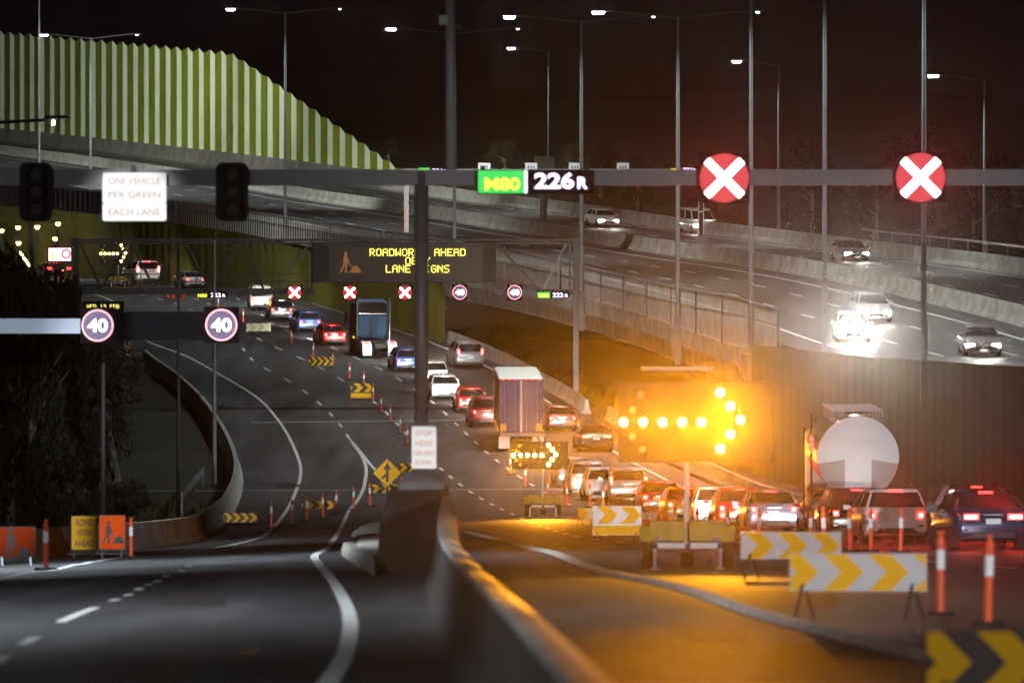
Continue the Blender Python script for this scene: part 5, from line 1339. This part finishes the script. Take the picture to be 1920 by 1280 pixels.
RP = ['beyond the right edge', 'at the right edge above the handrail', 'right of the rightmost single arm lamp post', 'behind the rightmost single arm lamp post', 'left of the rightmost single arm lamp post', 'right of the right red cross sign', 'under the right red cross sign', 'left of the right red cross sign', 'between the cross signs, right of the double lamp post', 'between the cross signs, behind the single arm lamp post', 'right of the left red cross sign', 'under the left red cross sign', 'behind the dark gantry pillar', 'left of the dark gantry pillar', 'above the white van on the upper road', 'above the white sedan on the upper road']
for (s, h), lab in zip(RT, RP):
    p = U(s, 38 + random.uniform(-3, 6)); h = max(3, P(960, 286 + random.uniform(-18, 30), p.y).z - p.z); tree(p + Vector((0, 0, -.3)), h, h * .95, 'dim brown green tree ' + lab, 'trees beyond the upper motorway', low=.02, trunk_w=.2)
for (s, wd, h), lab in zip(((350, 48, 12), (395, 50, 13), (445, 48, 13), (530, 44, 11), (560, 46, 11), (600, 46, 10)), ('behind the rightmost lamp post in the second row', 'behind the single arm lamp post in the second row', 'behind the left red cross in the second row', 'above the number on the route sign', 'above the green route sign', 'right of the end of the striped wall')):
    p = U(s, wd); h = max(3, P(960, 262 + random.uniform(-12, 18), p.y).z - p.z); tree(p, h, h * 1.1, 'dim tall tree ' + lab, 'trees beyond the upper motorway', low=.02)
for i, (px, py, lab) in enumerate(((868, 625, 'dark shrub on the verge right of the gantry post top, beside the green wall end'), (905, 642, 'second dark shrub from the green wall end, on the bank under the bridge'), (945, 650, 'dark shrub on the bank under the bridge, below the 40 sign'), (985, 668, 'dark shrub on the bank left of the truss gantry foot'), (1040, 700, 'dark shrub at the foot of the truss gantry post'), (1110, 722, 'dark shrub right of the truss gantry post'), (1160, 745, 'dark shrub behind the gap in the right concrete barriers'))):
    g = P(px, py, 0); d0 = G(px, py).y - 6; x0 = (px - 960) / F * d0
    g = Vector((x0, d0, zg(x0, d0))); k = random.uniform(.8, 1.3)
    o = thing('shrub', g, lab, 'shrub', 'shrubs under the bridge')
    c = bpy.data.objects.new('foliage', random.choice(CROWNS)); COL.objects.link(c); c.parent = o; c.location = (0, 0, .55 * k); c.scale = (1.2 * k, 1.0 * k, .75 * k); c.rotation_euler = (0, 0, i)
# verge grass under the bridge and by the barrier
b = MB(); rd = random.Random(5)
for i in range(5200):
    d = rd.uniform(292, 425); f_ = rd.random(); x0, x1 = L4(d) + 2.6, refx(d) + 1.5
    if x1 < x0 + .3: continue
    x = x0 + (x1 - x0) * f_; z = zg(x, d) - .1; h = rd.uniform(.15, .55); a = rd.uniform(0, 6.28); wv = Vector((math.cos(a), math.sin(a), 0)) * .05
    t = Vector((x + rd.gauss(0, .12), d + rd.gauss(0, .12), z + h)); q = Vector((x, d, z)); b.poly([q - wv, q + wv, t])
tag(b.build('verge_grass', M('grass', (.10, .11, .035), .9, noise=(.8, .4))), 'rough dry grass on the verge between the right barrier and the bridge', 'grass', kind='stuff')
b = MB()
for i in range(2500):
    px = rd.uniform(0, 430); d = rd.uniform(120, 260); x = LB(d) - rd.uniform(.4, 5); z = zg(x, d) - .12; h = rd.uniform(.1, .5); a = rd.uniform(0, 6.28); wv = Vector((math.cos(a), math.sin(a), 0)) * .05
    b.poly([Vector((x, d, z)) - wv, Vector((x, d, z)) + wv, Vector((x + rd.gauss(0, .1), d + rd.gauss(0, .1), z + h))])
tag(b.build('roadside_grass', M('grass', (.10, .11, .035), .9)), 'dry grass behind the left concrete barrier', 'grass', kind='stuff')

# ------------------------------------------------------------------ night haze
hz = bpy.data.materials.new('haze'); hz.use_nodes = True
nt = hz.node_tree; nt.nodes.clear()
out = nt.nodes.new('ShaderNodeOutputMaterial'); pv = nt.nodes.new('ShaderNodeVolumePrincipled')
pv.inputs['Color'].default_value = (.95, .93, .92, 1)
pv.inputs['Density'].default_value = .00009
pv.inputs['Anisotropy'].default_value = .982
nt.links.new(pv.outputs[0], out.inputs['Volume'])
o = MB().box((0, 570, Z0 + 8), (870, 1280, 96)).build('haze', hz)
tag(o, kind='stuff', label='thin night haze over the whole motorway', cat='haze')
